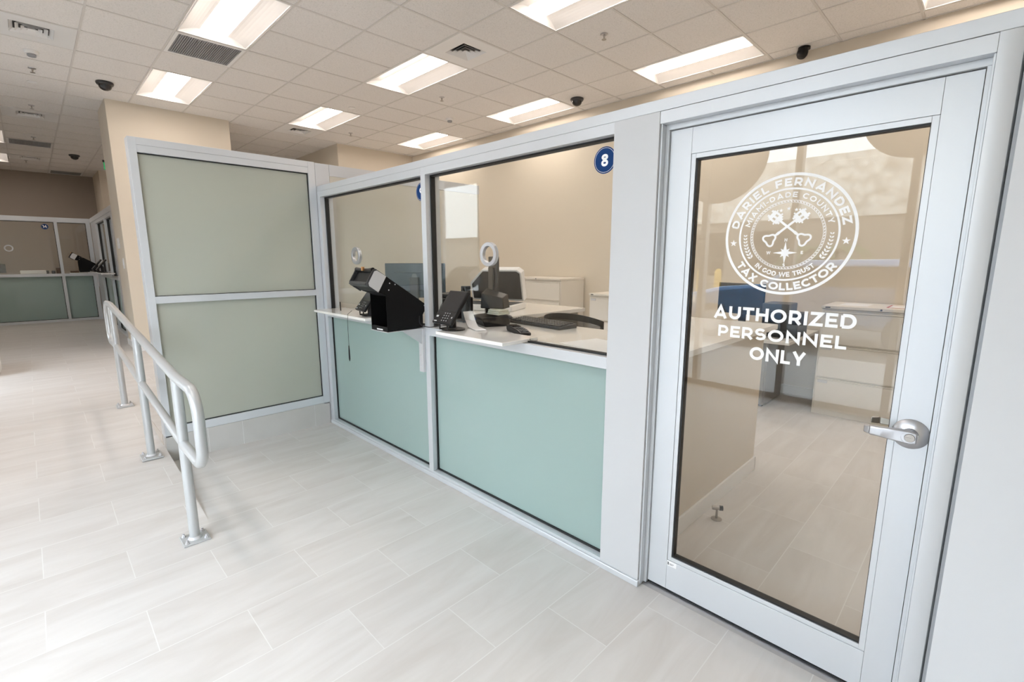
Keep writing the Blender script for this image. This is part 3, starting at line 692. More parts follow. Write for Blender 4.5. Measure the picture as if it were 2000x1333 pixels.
# ------------------------------------------------------------------ door
DR = thing('door_1', (2.28, .05, 0), 'aluminium glass staff door with a round seal and lettering', 'door', kind='structure')
YD = .060
fr = MB()
fr.box(XPR+.0005, XPR+.022, .048, .122, 0.012, 2.004).box(XDR-.016, XDR-.0005, .048, .122, 0.012, 2.004).box(XPR+.0005, XDR-.0005, .048, .122, 2.004, ZO)
fr.box(XPR+.0005, XDR-.0005, YF, .122, ZO, ZS-.0008)
fr.box(XPR+.0005, XPR+.008, YF+.008, .048, .012, ZO).box(XDR-.006, XDR-.0005, YF+.008, .048, .012, ZO)
obj('frame', fr, ALU, DR, bevel=.001, smooth=False)
LX0, LX1, LZ0, LZ1 = 1.838, 2.733, .024, 2.001
GX0, GX1, GZ0, GZ1 = 1.9446, 2.6351, .184, 1.8851
lf = MB().box(LX0, GX0-.018, YD, .105, LZ0, LZ1).box(GX1+.018, LX1, YD, .105, LZ0, LZ1)
lf.box(GX0-.0175, GX1+.0175, YD, .105, GZ1+.018, LZ1).box(GX0-.0175, GX1+.0175, YD, .105, LZ0, GZ0-.018)
lfo = obj('leaf', lf, ALU, DR, bevel=.0008, smooth=False)
gs = MB().box(GX0-.0174, GX0, YD+.003, .10, GZ0-.0174, GZ1+.0174).box(GX1, GX1+.0174, YD+.003, .10, GZ0-.0174, GZ1+.0174).box(GX0, GX1, YD+.003, .10, GZ1, GZ1+.0174).box(GX0, GX1, YD+.003, .10, GZ0-.0174, GZ0)
obj('glass_stop', gs, ALU, lfo, bevel=.0008, smooth=False)
YDG = .082
gk = MB().box(GX0, GX0+.007, .068, .096, GZ0, GZ1).box(GX0+.007, GX1, .068, .096, GZ1-.006, GZ1).box(GX0+.007, GX1, .068, .096, GZ0, GZ0+.007).box(GX1-.002, GX1, .068, .096, GZ0+.007, GZ1-.006)
obj('gasket', gk, GASKET, lfo, smooth=False)
obj('glass', B(GX0, GX1, YDG-.003, YDG+.003, GZ0, GZ1), GLASS, DR, smooth=False)
th = MB().prism([(-.005+.045, 0), (.050, .006), (.064, .011), (.125, .011), (.14, 0)], 'X', XPR+.008, XDR-.002)
thh = obj('threshold', th, CHROME, DR, smooth=False)
obj('weatherstrip', MB().box(XPR+.022, XDR-.016, .066, .073, .0112, .016).box(XPR+.022, XDR-.016, .082, .100, .0112, .024), GASKET, thh, smooth=False)
# seal
CX, CZ, RS = 2.283, 1.583, .2085
YV = YDG-.0042
s_ = MB()
ring(s_, CX, CZ, RS*.955, RS, YV); ring(s_, CX, CZ, RS*.735, RS*.765, YV)
ring(s_, CX, CZ, RS*.563, RS*.572, YV); ring(s_, CX, CZ, RS*.528, RS*.535, YV)
for k_ in range(72):
    a_ = rad(k_*5); a2 = a_+rad(2.6)
    s_.add([(CX+RS*.541*math.cos(a_), YV, CZ+RS*.541*math.sin(a_)), (CX+RS*.541*math.cos(a2), YV, CZ+RS*.541*math.sin(a2)),
            (CX+RS*.558*math.cos(a2+.03), YV, CZ+RS*.558*math.sin(a2+.03)), (CX+RS*.558*math.cos(a_+.03), YV, CZ+RS*.558*math.sin(a_+.03))], [(0, 1, 2, 3)])
sl_ = obj('seal_emblem', s_, VINYL, DR, smooth=False, label='round white vinyl seal on the door glass')
s_ = MB()
text_arc(s_, 'DARIEL FERNANDEZ', CX, CZ, RS*.795, RS*.125, 90, YV, span=162, t=.26)
text_arc(s_, 'TAX COLLECTOR', CX, CZ, RS*.925, RS*.125, 270, YV, span=114, inward=True, t=.26)
text_arc(s_, 'MIAMI-DADE COUNTY', CX, CZ, RS*.612, RS*.086, 90, YV, span=152, t=.22)
text_arc(s_, 'IN GOD WE TRUST', CX, CZ, RS*.698, RS*.080, 270, YV, span=84, inward=True, t=.22)
for s2, x_, z_ in (('N', 0, -.085), ('S', 0, -.50), ('W', -.255, -.295), ('E', .255, -.295)):
    text_line(s_, s2, CX+RS*x_, CZ+RS*z_-RS*.022, RS*.05, YV, t=.24)
obj('seal_lettering', s_, VINYL, sl_, smooth=False)
s_ = MB()
for a_ in (188, -8): star(s_, CX+RS*.86*math.cos(rad(a_)), CZ+RS*.86*math.sin(rad(a_)), RS*.062, YV)
for x_, z_ in ((-.115, .405), (0, .43), (.115, .405)): star(s_, CX+RS*x_, CZ+RS*z_, RS*.034, YV)
# compass
ccx, ccz = CX, CZ-RS*.295
star(s_, ccx, ccz, RS*.185, YV, 4, .22); star(s_, ccx, ccz, RS*.10, YV, 4, .38, 45)
# laurels
for sg in (-1, 1):
    for k_ in range(8):
        a_ = rad(270+sg*(90-10+7-k_*6.2)) if False else rad((181+k_*5.0) if sg < 0 else (-1-k_*5.0))
        cx_, cz_ = CX+RS*.655*math.cos(a_), CZ+RS*.655*math.sin(a_)
        tx, tz = (-math.sin(a_), math.cos(a_)) if sg > 0 else (math.sin(a_), -math.cos(a_))
        rx, rz = math.cos(a_), math.sin(a_)
        for ss in (-1, 1):
            dx, dz = (tx*.8+rx*ss*.7), (tz*.8+rz*ss*.7); L_ = RS*.062*(0.7+.06*k_); nx, nz = -dz, dx; wdt = L_*.26
            s_.add([(cx_, YV, cz_), (cx_+dx*L_*.5+nx*wdt, YV, cz_+dz*L_*.5+nz*wdt), (cx_+dx*L_, YV, cz_+dz*L_), (cx_+dx*L_*.5-nx*wdt, YV, cz_+dz*L_*.5-nz*wdt)], [(0, 1, 2, 3)])
# crossed keys
kc = (CX, CZ+RS*.14)
for sg in (-1, 1):
    ang = rad(90-sg*46); d = Vector((math.cos(ang)*1.0, math.sin(ang)*.86)); d.normalize(); nn = Vector((-d.y, d.x))
    def Pk(a_, b_, d=d, nn=nn): q = d*a_+nn*b_; return (kc[0]+RS*q.x, YV, kc[1]+RS*q.y)
    stroke(s_, [(-.24, 0), (.34, 0)], .036, Pk)
    bx = .30; q_ = .035           # bits: stepped square head with a cross left open
    for (u0, u1, v0, v1) in ((.16, .20, -.08, .08), (.30, .34, -.08, .08), (.20, .30, .05, .085), (.20, .30, -.085, -.05), (.20, .225, -.05, .05), (.275, .30, -.05, .05), (.13, .16, -.05, -.015), (.13, .16, .025, .06), (.34, .37, -.065, -.03), (.34, .37, .03, .065), (.19, .215, .085, .11), (.285, .31, .085, .11), (.19, .215, -.11, -.085), (.285, .31, -.11, -.085)):
        s_.add(lift([Pk(u0, v0), Pk(u1, v0), Pk(u1, v1), Pk(u0, v1)]), [(0, 1, 2, 3)])
    star(s_, Pk(-.17, 0)[0], Pk(-.17, 0)[2], RS*.035, YV, 4, .6)
    bow = []
    for k_ in range(37):
        t_ = rad(k_*10); rr = .086+.020*math.cos(3*t_+PI); bow.append((-.335+rr*math.cos(t_+PI), rr*math.sin(t_+PI)*1.05))
    stroke(s_, bow, .03, Pk)
ring(s_, ccx, ccz, RS*.028, RS*.038, YV-.001, 24)
obj('seal_symbols', s_, VINYL, sl_, smooth=False)
s_ = MB()
text_line(s_, 'AUTHORIZED', 2.283, 1.272, .049, YV, .10, width=.466)
text_line(s_, 'PERSONNEL', 2.283, 1.202, .044, YV, .10, width=.424)
text_line(s_, 'ONLY', 2.288, 1.126, .049, YV, .10, width=.187)
obj('door_lettering', s_, VINYL, DR, smooth=False, label='white vinyl words on the door glass')
# lever
LV = obj('handle', MB().lathe((2.689, YD, .965), (0, -1, 0), [(.047, 0), (.047, .003), (.044, .006), (.024, .013), (.021, .014), (.021, .022), (.018, .022), (.018, .05)], 40), CHROME, DR, label='brushed chrome lever handle')
lv = MB()
pf = [(2.708, .019), (2.690, .0235), (2.66, .021), (2.62, .0175), (2.592, .016)]
vs = []
for x, h_ in pf:
    yo = -.022+.006*(2.69-x)/.1; th_ = .011
    for (sy, sz) in ((-1, -.75), (-1, .75), (-.6, 1), (.6, 1), (1, .75), (1, -.75), (.6, -1), (-.6, -1)): vs.append((x, YD-.040+yo*0+sy*th_/1.3, .965+sz*h_*.95))
fs = []
for i in range(len(pf)-1):
    for k_ in range(8): fs.append((i*8+k_, i*8+(k_+1) % 8, (i+1)*8+(k_+1) % 8, (i+1)*8+k_))
fs += [tuple(range(7, -1, -1)), tuple((len(pf)-1)*8+k_ for k_ in range(8))]
lv.add(vs, fs)
lv.hexa([(2.592, YD-.049, .9525), (2.592, YD-.031, .9525), (2.592, YD-.031, .9775), (2.592, YD-.049, .9775), (2.576, YD-.040, .954), (2.580, YD-.018, .954), (2.580, YD-.018, .976), (2.576, YD-.040, .976)])
obj('lever', lv, CHROME, LV, bevel=.003)
obj('keyhole', MB().lathe((2.692, YD-.050, .965), (0, -1, 0), [(.013, 0), (.012, .0015), (0, .0015)], 24).box(2.683, 2.696, YD-.0535, YD-.051, .9635, .9665), NICKEL, LV)
# inside lever
LV2 = obj('handle', MB().lathe((2.689, .105, .965), (0, 1, 0), [(.046, 0), (.046, .004), (.028, .014), (.015, .016), (.015, .05)], 32), CHROME, DR)
obj('lever', MB().box(2.60, 2.70, .147, .166, .953, .977).hexa([(2.60, .147, .953), (2.60, .166, .953), (2.60, .166, .977), (2.60, .147, .977), (2.578, .135, .955), (2.578, .150, .955), (2.578, .150, .975), (2.578, .135, .975)]), NICKEL, LV2, bevel=.003)
stk = obj('sticker', B(1.928, 1.972, YD-.0008, YD, .141, .165), PAPER, DR, smooth=False, label='small white sticker at the bottom corner')
obj('sticker_print', MB().box(1.931, 1.937, YD-.0012, YD-.0008, .146, .160).box(1.94, 1.960, YD-.0012, YD-.0008, .153, .155).box(1.94, 1.955, YD-.0012, YD-.0008, .148, .150), DGREY, stk, smooth=False)
# door stop on the office floor
DS = thing('door_stop', (1.835, .856, 0), 'small brushed nickel door stop on the office floor', 'door stop')
obj('base', MB().lathe((1.835, .856, 0), (0, 0, 1), [(.030, 0), (.030, .003), (.012, .007), (0, .007)], 28), NICKEL, DS)
obj('stem', MB().cyl((1.835, .856, .005), (1.835, .856, .062), .0065, 16), NICKEL, DS)
hd = obj('head', MB().cyl((1.812, .842, .070), (1.845, .862, .070), .013, 20), NICKEL, DS)
obj('bumper', MB().cyl((1.845, .862, .070), (1.862, .872, .070), .0145, 20), BLACK, hd)

# ------------------------------------------------------------------ filing cabinets
def cabinet(x0, x1, y0, y1, zt_, ndr, label, top0=.0):
    Cb = thing('filing_cabinet', ((x0+x1)/2, (y0+y1)/2, 0), label, 'filing cabinet', 'cream lateral filing cabinets')
    obj('body', MB().box(x0, x1, y0+.02, y1, .0, zt_-.03).box(x0-.004, x1+.004, y0, y1, zt_-.028, zt_), CABM, Cb, bevel=.003)
    dh = (zt_-.03-.06)/ndr
    for k_ in range(ndr):
        za = .05+dh*k_
        d_ = obj('drawer', B(x0+.018, x1-.018, y0+.004, y0+.02, za+.006, za+dh-.024), CABM, Cb, bevel=.002)
        obj('pull', B(x0+.018, x1-.018, y0-.002, y0+.016, za+dh-.022, za+dh-.012), CABM, d_, bevel=.002)
        obj('label_holder', B(x0+.03, x0+.11, y0-.0015, y0+.004, za+dh-.055, za+dh-.028), SILVER, d_, bevel=.001)
    obj('lock', MB().lathe(((x0+x1)/2, y0, zt_-.014), (0, -1, 0), [(.008, 0), (.008, .008), (0, .008)], 16), DGREY, Cb)
    obj('badge', B(x0+.03, x0+.07, y0-.002, y0, zt_-.020, zt_-.010), DGREY, Cb)
    return Cb
cabinet(-2.47, -1.535, 3.50, 4.06, 1.225, 4, 'cream lateral filing cabinet with a key in its lock, behind the worktop')
cabinet(-1.03, -.10, 3.50, 4.06, 1.045, 3, 'cream filing cabinet half hidden by the wide panel of window 8')
cabinet(1.69, 2.60, 3.48, 4.06, 1.065, 3, 'cream three-drawer filing cabinet seen through the glass door')
for x0, x1, c1, lb in ((1.80, 2.02, PAPER, 'sheet of paper on the filing cabinet nearer the wall corner'), (2.16, 2.44, REDP, 'red-bordered form lying on the filing cabinet')):
    if c1 is PAPER: tag(obj('paper_sheet', B(x0, x1, 3.62, 3.92, 1.0655, 1.0665), PAPER), lb, 'paper')
    else:
        q = tag(obj('paper_sheet', B(x0, x1, 3.62, 3.92, 1.0655, 1.0665), REDP), lb, 'paper')
        obj('page', B(x0+.015, x1-.015, 3.635, 3.905, 1.0665, 1.067), PAPER, q)
tag(obj('key', MB().lathe((-2.0, 3.475, 1.205), (0, 0, 1), [(0, 0), (.012, 0), (.012, .002), (0, .002)], 12).box(-2.004, -1.996, 3.475, 3.50, 1.2045, 1.2075), CHROME), 'small key in the filing cabinet lock', 'key')
# back desk with pedestal
DK = thing('office_desk', (.7, 3.6, 0), 'cream topped desk along the back office wall', 'desk')
obj('desktop', B(-.05, 1.565, 3.02, 4.04, .715, .75), QUARTZ, DK, bevel=.003)
obj('end_panel', B(-.03, 0, 3.1, 4.0, 0, .715), CABM, DK)
PD = thing('drawer_pedestal', (1.1, 3.6, 0), 'dark grey steel drawer pedestal under the back desk', 'drawer pedestal')
obj('body', B(.90, 1.30, 3.34, 3.88, .02, .70), GREYST, PD, bevel=.003)
for z0, z1 in ((.05, .35), (.36, .58), (.59, .69)):
    d_ = obj('drawer', B(.91, 1.285, 3.325, 3.34, z0, z1-.006), GREYST, PD, bevel=.002)
    obj('pull', B(.95, 1.25, 3.315, 3.327, z1-.035, z1-.02), DGREY, d_, bevel=.002)
obj('foot', MB().box(.92, .96, 3.36, 3.40, 0, .02).box(1.24, 1.28, 3.36, 3.40, 0, .02).box(.92, .96, 3.8, 3.84, 0, .02).box(1.24, 1.28, 3.8, 3.84, 0, .02), BLACK, PD)

# ------------------------------------------------------------------ monitors
def monitor(name_, x, y, z, w, h, rz, label, tilt=0, stand=True, bm=BLACK, zc=None, up=.6):
    Mo = thing(name_, (0, 0, 0), label, 'monitor')
    zc = zc or .13
    a = MB().box(-w/2, w/2, 0, .022, zc, zc+h).box(-w/2+.08, w/2-.08, .022, .035, zc+.06, zc+h-.08)
    obj('housing', a, bm, Mo, bevel=.004)
    obj('screen', B(-w/2+.008, w/2-.008, -.0015, 0, zc+.02, zc+h-.008), SCREEN, Mo)
    if stand:
        obj('stand', MB().box(-.035, .035, .045, .075, .012, zc+h*up), DARK, Mo, bevel=.003)
        obj('base', MB().box(-.12, .12, -.05, .14, 0, .012), DARK, Mo, bevel=.004)
    Mo.location = (x, y, z); Mo.rotation_euler = (0, 0, rz); return Mo
m1 = monitor('computer_monitor', -.78, .58, 1.0545, .53, .30, rad(180+42), 'computer monitor seen from behind, standing behind window 9', bm=SLATE, zc=.11)
obj('maker_mark', MB().lathe((0, .0455, .30), (0, 1, 0), [(.022, 0), (.022, .0015), (0, .0015)], 28), DGREY, m1)
monitor('computer_monitor', .19, .63, 1.0545, .42, .355, rad(-47+180+12), 'tall black monitor seen almost edge-on behind the window 8 ring', bm=DARK, zc=.11, up=.1)
monitor('computer_monitor', .96, 3.42, .75, .52, .32, rad(-14), 'black monitor on the back desk seen through the door', zc=.18)
PR = thing('desk_printer', (1.38, 3.4, .75), 'dark printer with a grey lid on the back desk', 'printer')
obj('body', B(1.24, 1.56, 3.25, 3.60, .75, .98), BLACK, PR, bevel=.012)
obj('lid', B(1.22, 1.46, 3.30, 3.58, .98, 1.07), DGREY, PR, bevel=.008)
obj('paper_tray', B(1.34, 1.48, 3.17, 3.27, .80, .815), BLACK, PR, bevel=.003)
tag(obj('paper_roll', MB().cyl((1.14, 3.16, .781), (1.32, 3.12, .781), .03, 20), PAPER), 'pale paper roll in front of the dark printer', 'paper roll')
tag(obj('desk_phone', MB().prism([(3.1, .751), (3.1, .77), (3.26, .82), (3.28, .751)], 'X', .55, .74), BLACK, bevel=.004), 'black desk phone beside the back monitor', 'telephone')
tag(obj('tissue_box', B(.80, .90, 3.10, 3.18, .751, .80), BLUE, bevel=.004), 'small blue box on the back desk', 'box')

# ------------------------------------------------------------------ eye test kiosk (black sheet-metal box) built beside window 9
def kiosk():
    K = thing('vision_tester', (.06, 0, 1.046), 'black vision testing machine on a bracket beside window 9', 'vision tester', 'vision testers at the service windows')
    x0, x1 = -.04, .16
    side = [(-.266, 1.046), (-.267, 1.282), (-.32, 1.300), (-.262, 1.396), (.036, 1.197), (.0, 1.136), (.0, 1.054)]
    b = MB().prism(side, 'X', x1-.003, x1).prism(side, 'X', x0, x0+.003)
    b.prism([(-.262, 1.396), (.036, 1.197), (.034, 1.193), (-.262, 1.390)], 'X', x0+.003, x1-.003)
    b.prism([(.036, 1.197), (0, 1.136), (0, 1.054), (-.006, 1.054), (-.006, 1.138), (.028, 1.197)], 'X', x0+.003, x1-.003)
    b.prism([(-.266, 1.046), (0, 1.054), (0, 1.058), (-.266, 1.050)], 'X', x0+.003, x1-.003)
    b.prism([(-.266, 1.046), (-.262, 1.075), (-.25, 1.075), (-.25, 1.048)], 'X', x0+.003, x1-.003)
    b.prism([(-.267, 1.282), (-.32, 1.300), (-.262, 1.396), (-.20, 1.35), (-.25, 1.27)], 'X', x0+.003, x1-.003)
    obj('housing', b, BLACKM, K, smooth=False)
    obj('lip_label', B(.03, .10, -.2675, -.2655, 1.052, 1.060), PAPER, K)
    # tilted head
    P1, P2, P3, P4 = Vector((-.342, 1.450)), Vector((-.262, 1.398)), Vector((-.323, 1.297)), Vector((-.403, 1.349))
    hx0, hx1 = -.066, .167
    ax = (P1-P2).normalized(); wv = (P1-P4).normalized(); hgt = (P1-P4).length
    def rr(q0, q1, q2, q3, c_=.014):   # rounded front corners
        return [tuple(q1), tuple(q2), tuple(q3+(q0-q3).normalized()*0+ax*0+(q2-q3).normalized()*c_), tuple(q3+(q0-q3).normalized()*c_), tuple(q0+(q3-q0).normalized()*c_), tuple(q0+(q1-q0).normalized()*c_)]
    sec = rr(P1, P2, P3, P4)
    h = MB().prism([tuple(Vector(p)) for p in [P1-wv*.012-ax*.02, P2-wv*.004, P3+wv*.004, P4+wv*.012-ax*.02]], 'X', hx0+.012, hx1-.012)
    hd_ = obj('head', h, BLACK, K, bevel=.004)
    for xa, xb in ((hx1-.012, hx1-.004), (hx0+.004, hx0+.012)): obj('side_rim', MB().prism(sec, 'X', xa, xb), SLATE if False else DARK, hd_, bevel=.002)
    c0 = [Vector(p) for p in rr(P1-ax*.012-wv*.006, P2-wv*.003, P3+wv*.003, P4-ax*.012+wv*.006, .012)]
    obj('side_cover', MB().prism([tuple(p) for p in c0], 'X', hx1-.004, hx1), SILVER, K, label='silver cover on the side of the head')
    obj('side_cover', MB().prism([tuple(p) for p in c0], 'X', hx0, hx0+.004), SILVER, K)
    # bottom jaw and forehead rest
    def pr(t_, q): return P4+wv*t_+ax*q
    obj('chin', MB().prism([tuple(pr(0, -.03)), tuple(pr(0, 0)), tuple(pr(.02, .0)), tuple(pr(.016, -.03))], 'X', hx0+.012, hx1-.012), DARK, hd_, bevel=.002)
    obj('forehead_rest', MB().tube([(hx0+.012+(hx1-hx0-.024)*k_/10, *(P4+wv*(hgt-.012)-ax*(.004+.012*abs(2*k_/10-1)**2*-1+.012))) for k_ in range(11)], .013, 12), BLACK, hd_)
    q = P4+wv*(hgt-.008)+ax*.004
    obj('clip', MB().box(.035, .052, q.x-.010, q.x+.004, q.y-.016, q.y+.008), COPPER, hd_)
    for (y, z) in ((-.238, 1.352), (-.246, 1.310), (.014, 1.196), (-.20, 1.343)):
        scr = MB().lathe((x1, y, z), (1, 0, 0), [(.004, 0), (.003, .002), (0, .002)], 12)
        obj('screw', scr, SILVER, K)
    br = MB().box(x0-.006, x1+.002, -.272, .05, 1.0415, 1.0455)
    br.box(.118, .166, -.010, .0085, .745, 1.041).prism([(-.16, 1.041), (0, 1.041), (0, .93)], 'X', .152, .157)
    bo = obj('bracket', br, SILVER, K, bevel=.001, label='silver wall bracket under the machine')
    for z in (.78, .86, .96):
        bs = MB().lathe((.132, -.010, z), (0, -1, 0), [(.006, 0), (.005, .003), (0, .003)], 12)
        obj('screw', bs, SILVER, bo)
    return K
K1 = kiosk()
copy_thing(K1, (-10.62, -.83, 1.046+ZU), 0, 'far black vision testing machine at the corner past the handrail')

# ------------------------------------------------------------------ payment terminal with keypad
def terminal(x, y, z, label):
    T_ = thing('signature_terminal', (x, y, z), label, 'payment terminal', 'signature pads on the quartz shelves')
    th_ = rad(52)    # tilt of the face
    d = Vector((0, math.cos(th_), math.sin(th_))); nrm = Vector((0, -math.sin(th_), math.cos(th_))); o0 = Vector((x, y-.085, z+.045))
    def P(u, v, w=0): q = o0+Vector((u, 0, 0))+d*v+nrm*w; return tuple(q)
    def slab(mb, u0, u1, v0, v1, w0, w1): mb.hexa([P(u0, v0, w0), P(u1, v0, w0), P(u1, v1, w0), P(u0, v1, w0), P(u0, v0, w1), P(u1, v0, w1), P(u1, v1, w1), P(u0, v1, w1)]); return mb
    bd_ = obj('body', slab(MB(), -.09, .09, 0, .235, -.018, .006), BLACK, T_, bevel=.006)
    obj('screen', slab(MB(), -.08, .08, .085, .225, .006, .0068), SCREEN, bd_, smooth=False)
    kk = MB()
    for r_ in range(4):
        for c_ in range(3): slab(kk, -.012+c_*.022, .004+c_*.022, .014+r_*.017, .024+r_*.017, .006, .0085)
    obj('key', kk, DARK, bd_); kp = MB()
    for r_ in range(4):
        for c_ in range(3): slab(kp, -.007+c_*.022, -.001+c_*.022, .017+r_*.017, .021+r_*.017, .0086, .0088)
    obj('key_print', kp, KEYW, bd_, smooth=False)
    mk = MB(); slab(mk, -.075, -.055, .04, .052, .0061, .0066); slab(mk, -.078, -.050, .010, .016, .0061, .0066); slab(mk, .068, .076, .04, .05, .0061, .0066)
    obj('marking', mk, KEYW, bd_, smooth=False)
    st_ = MB().tube([(x, y, z+.01), (x, y, z+.09), (x, y-.012, z+.13)], .022, 16)
    obj('stand', st_, BLACK, T_); obj('base', MB().lathe((x, y+.005, z), (0, 0, 1), [(0, 0), (.072, 0), (.072, .006), (.05, .012), (0, .012)], 32), BLACK, T_)
    fo = MB()
    for sx in (-.035, .035): fo.tube([(x+sx, y-.07, z+.05), (x+sx*1.1, y-.068, z+.01), (x+sx*1.1, y+.0, z+.01)], .006, 10)
    obj('foot_frame', fo, BLACK, T_)
    return T_
T1 = terminal(.525, -.035, 1.0765, 'black signature terminal with keypad on the window 8 shelf')
copy_thing(T1, (-.50, -.02, 1.0765), rad(-8), 'black signature terminal half hidden behind the vision tester at window 9')
T3 = copy_thing(T1, (-9.3, -.90, 1.0765+ZU), rad(0), 'black signature terminal on the far side window shelf')
T4 = copy_thing(T1, (-8.5, -.90, 1.0765+ZU), rad(0), 'second black device on the far side window shelf, nearer the column')
# stylus and cords
PN = thing('stylus', (-.613, -.15, .85), 'black stylus pen hanging on a cord below window 9', 'stylus')
obj('cord', MB().tube([(-.60, -.12, 1.115), (-.607, -.152, 1.09), (-.606, -.158, 1.03), (-.610, -.156, .95), (-.613, -.155, .85)], .0016, 6), BLACK, PN)
obj('pen', MB().lathe((-.613, -.155, .85), (0, 0, -1), [(0, 0), (.0035, .002), (.0055, .04), (.006, .10), (.0045, .115), (.002, .125), (0, .127)], 12), BLACK, PN)
tag(obj('stylus', MB().cyl((-1.0, -.02, 1.0765), (-1.005, -.02, 1.15), .004, 10), BLACK), 'short black pen standing upright on the window 9 shelf', 'stylus')
c1_ = [(.165, -.03, 1.13), (.20, -.05, 1.08), (.28, -.04, 1.068), (.36, .0, 1.0795), (.42, .06, 1.0795)]
def smoothp(p, n=6):
    p = [Vector(q) for q in p]; out = []
    for i in range(len(p)-1):
        a_ = p[max(0, i-1)]; b_ = p[i]; c_ = p[i+1]; d_ = p[min(len(p)-1, i+2)]
        for k_ in range(n):
            t = k_/n; out.append(.5*((2*b_)+(-a_+c_)*t+(2*a_-5*b_+4*c_-d_)*t*t+(-a_+3*b_-3*c_+d_)*t**3))
    out.append(p[-1]); return out
tag(obj('power_cord', MB().tube(smoothp(c1_), .0025, 8), BLACK), 'thin black cord from the vision tester across the mullion', 'cord')
lp = [(.42+.0, .03, 1.20), (.37, .02, 1.23), (.345, .01, 1.20), (.36, .0, 1.165), (.39, .01, 1.17), (.385, .02, 1.21), (.41, .05, 1.27), (.45, .06, 1.30)]
tag(obj('cord_loop', MB().tube(smoothp(lp), .0018, 8), BLACK), 'looped black wire beside the window 8 signature terminal', 'cord')
# card reader on the shelf edge
CR = thing('card_reader', (.80, .255, 1.0548), 'black handheld card reader lying just behind the window 8 slot', 'card reader')
Mx = Matrix.Translation((.80, .255, 1.0548)) @ Matrix.Rotation(rad(155), 4, 'Z') @ Matrix.Diagonal((1.45, 1.05, 1, 1))
b_ = MB().prism([(-.085, 0), (-.085, .016), (-.04, .030), (.085, .038), (.085, .010), (.075, 0)], 'Y', -.034, .034); b_.xf(Mx); obj('body', b_, BLACK, CR, bevel=.005)
b_ = MB()
for i in range(4):
    for j in range(3): b_.box(-.07+i*.017, -.058+i*.017, -.022+j*.016, -.010+j*.016, .020+i*.004, .0255+i*.004)
b_.xf(Mx); obj('key', b_, DGREY, CR)
b_ = MB().box(.02, .075, -.026, .026, .0345, .0385); b_.xf(Mx); obj('display', b_, SCREEN, CR)
# equipment behind window 8
zc_ = 1.0545
PT = thing('receipt_printer', (.42, .44, zc_), 'low black printer with a blue light behind window 8', 'printer')
Mx = Matrix.Translation((.40, .40, zc_)) @ Matrix.Rotation(rad(-22), 4, 'Z') @ Matrix.Diagonal((.9, .85, 1, 1))
b_ = MB().prism([(-.10, 0), (-.13, .05), (-.12, .06), (.09, .075), (.11, .03), (.10, 0)], 'X', -.13, .13); b_.xf(Mx); obj('body', b_, BLACK, PT, bevel=.006)
b_ = MB().box(-.09, -.03, -.130, -.123, .034, .048); b_.xf(Mx); obj('display', b_, BLUE, PT)
tag(obj('cleaning_cloth', MB().xf(Matrix.Identity(4)).box(.42, .53, .34, .45, zc_+.078, zc_+.088).box(.422, .528, .343, .448, zc_+.0885, zc_+.099).box(.425, .525, .345, .445, zc_+.0995, zc_+.111), CLOTH, bevel=.004), 'folded pale cloth on top of the black printer', 'cloth')
cpap = MB(); pv = None
for k_ in range(13):
    t = k_/12; x = .43+.24*t; z = 1.0785+.085*max(0, (1-t*2.2))**1.6; y = .125-.10*t
    cur = [(x, y, z), (x+.03, y+.055, z+.001)]
    if pv: cpap.add([pv[0], cur[0], cur[1], pv[1], (pv[0][0], pv[0][1], pv[0][2]+.004), (cur[0][0], cur[0][1], cur[0][2]+.004), (cur[1][0], cur[1][1], cur[1][2]+.004), (pv[1][0], pv[1][1], pv[1][2]+.004)], [(0, 3, 2, 1), (4, 5, 6, 7), (0, 1, 5, 4), (2, 3, 7, 6), (1, 2, 6, 5), (3, 0, 4, 7)])
    pv = cur
tag(obj('paper_strip', cpap, PAPER), 'curled white paper strip lying through the window 8 slot', 'paper')
PO = thing('device_stand', (.145, .38, zc_), 'grey upright device stand with a looped cable behind window 8', 'stand')
obj('column', B(.12, .17, .36, .41, zc_+.01, 1.31), DGREY, PO, bevel=.003); obj('base', B(.095, .195, .32, .44, zc_, zc_+.012), DGREY, PO, bevel=.003)
obj('cable', MB().tube(smoothp([(.15, .358, 1.30), (.18, .35, 1.25), (.15, .345, 1.22), (.125, .35, 1.25), (.15, .355, 1.29), (.19, .35, 1.22), (.215, .345, 1.17), (.23, .33, 1.13)]), .0025, 8), BLACK, PO)
tag(obj('webcam_box', MB().hexa([(.34, .35, zc_+.112), (.50, .42, zc_+.112), (.45, .53, zc_+.112), (.29, .46, zc_+.112), (.34, .36, 1.27), (.49, .42, 1.24), (.44, .52, 1.26), (.29, .46, 1.30)]), BLACK, bevel=.006), 'black boxy device stacked over the printer behind window 8', 'device')
LP = thing('label_printer', (-.12, .45, zc_), 'black boxy label printer left of the grey stand behind window 8', 'printer')
obj('body', B(-.22, -.0, .34, .58, zc_, zc_+.16), BLACK, LP, bevel=.012); obj('cover', B(-.21, -.01, .36, .56, zc_+.16, zc_+.19), DARK, LP, bevel=.01)
SC = thing('flatbed_scanner', (-.22, 1.15, zc_), 'white flatbed scanner with its lid raised on the left wing of the worktop', 'scanner')
Mx = Matrix.Translation((-.37, 1.10, zc_)) @ Matrix.Rotation(rad(24), 4, 'Z')
b_ = MB().box(-.27, .27, -.18, .18, 0, .055); b_.xf(Mx); obj('bed', b_, WHITEPL, SC, bevel=.008)
b_ = MB().box(-.25, .25, -.16, .16, .0552, .057); b_.xf(Mx); obj('glass_plate', b_, DGREY, SC)
Ml = Mx @ Matrix.Translation((0, .16, .065)) @ Matrix.Rotation(rad(108), 4, 'X')
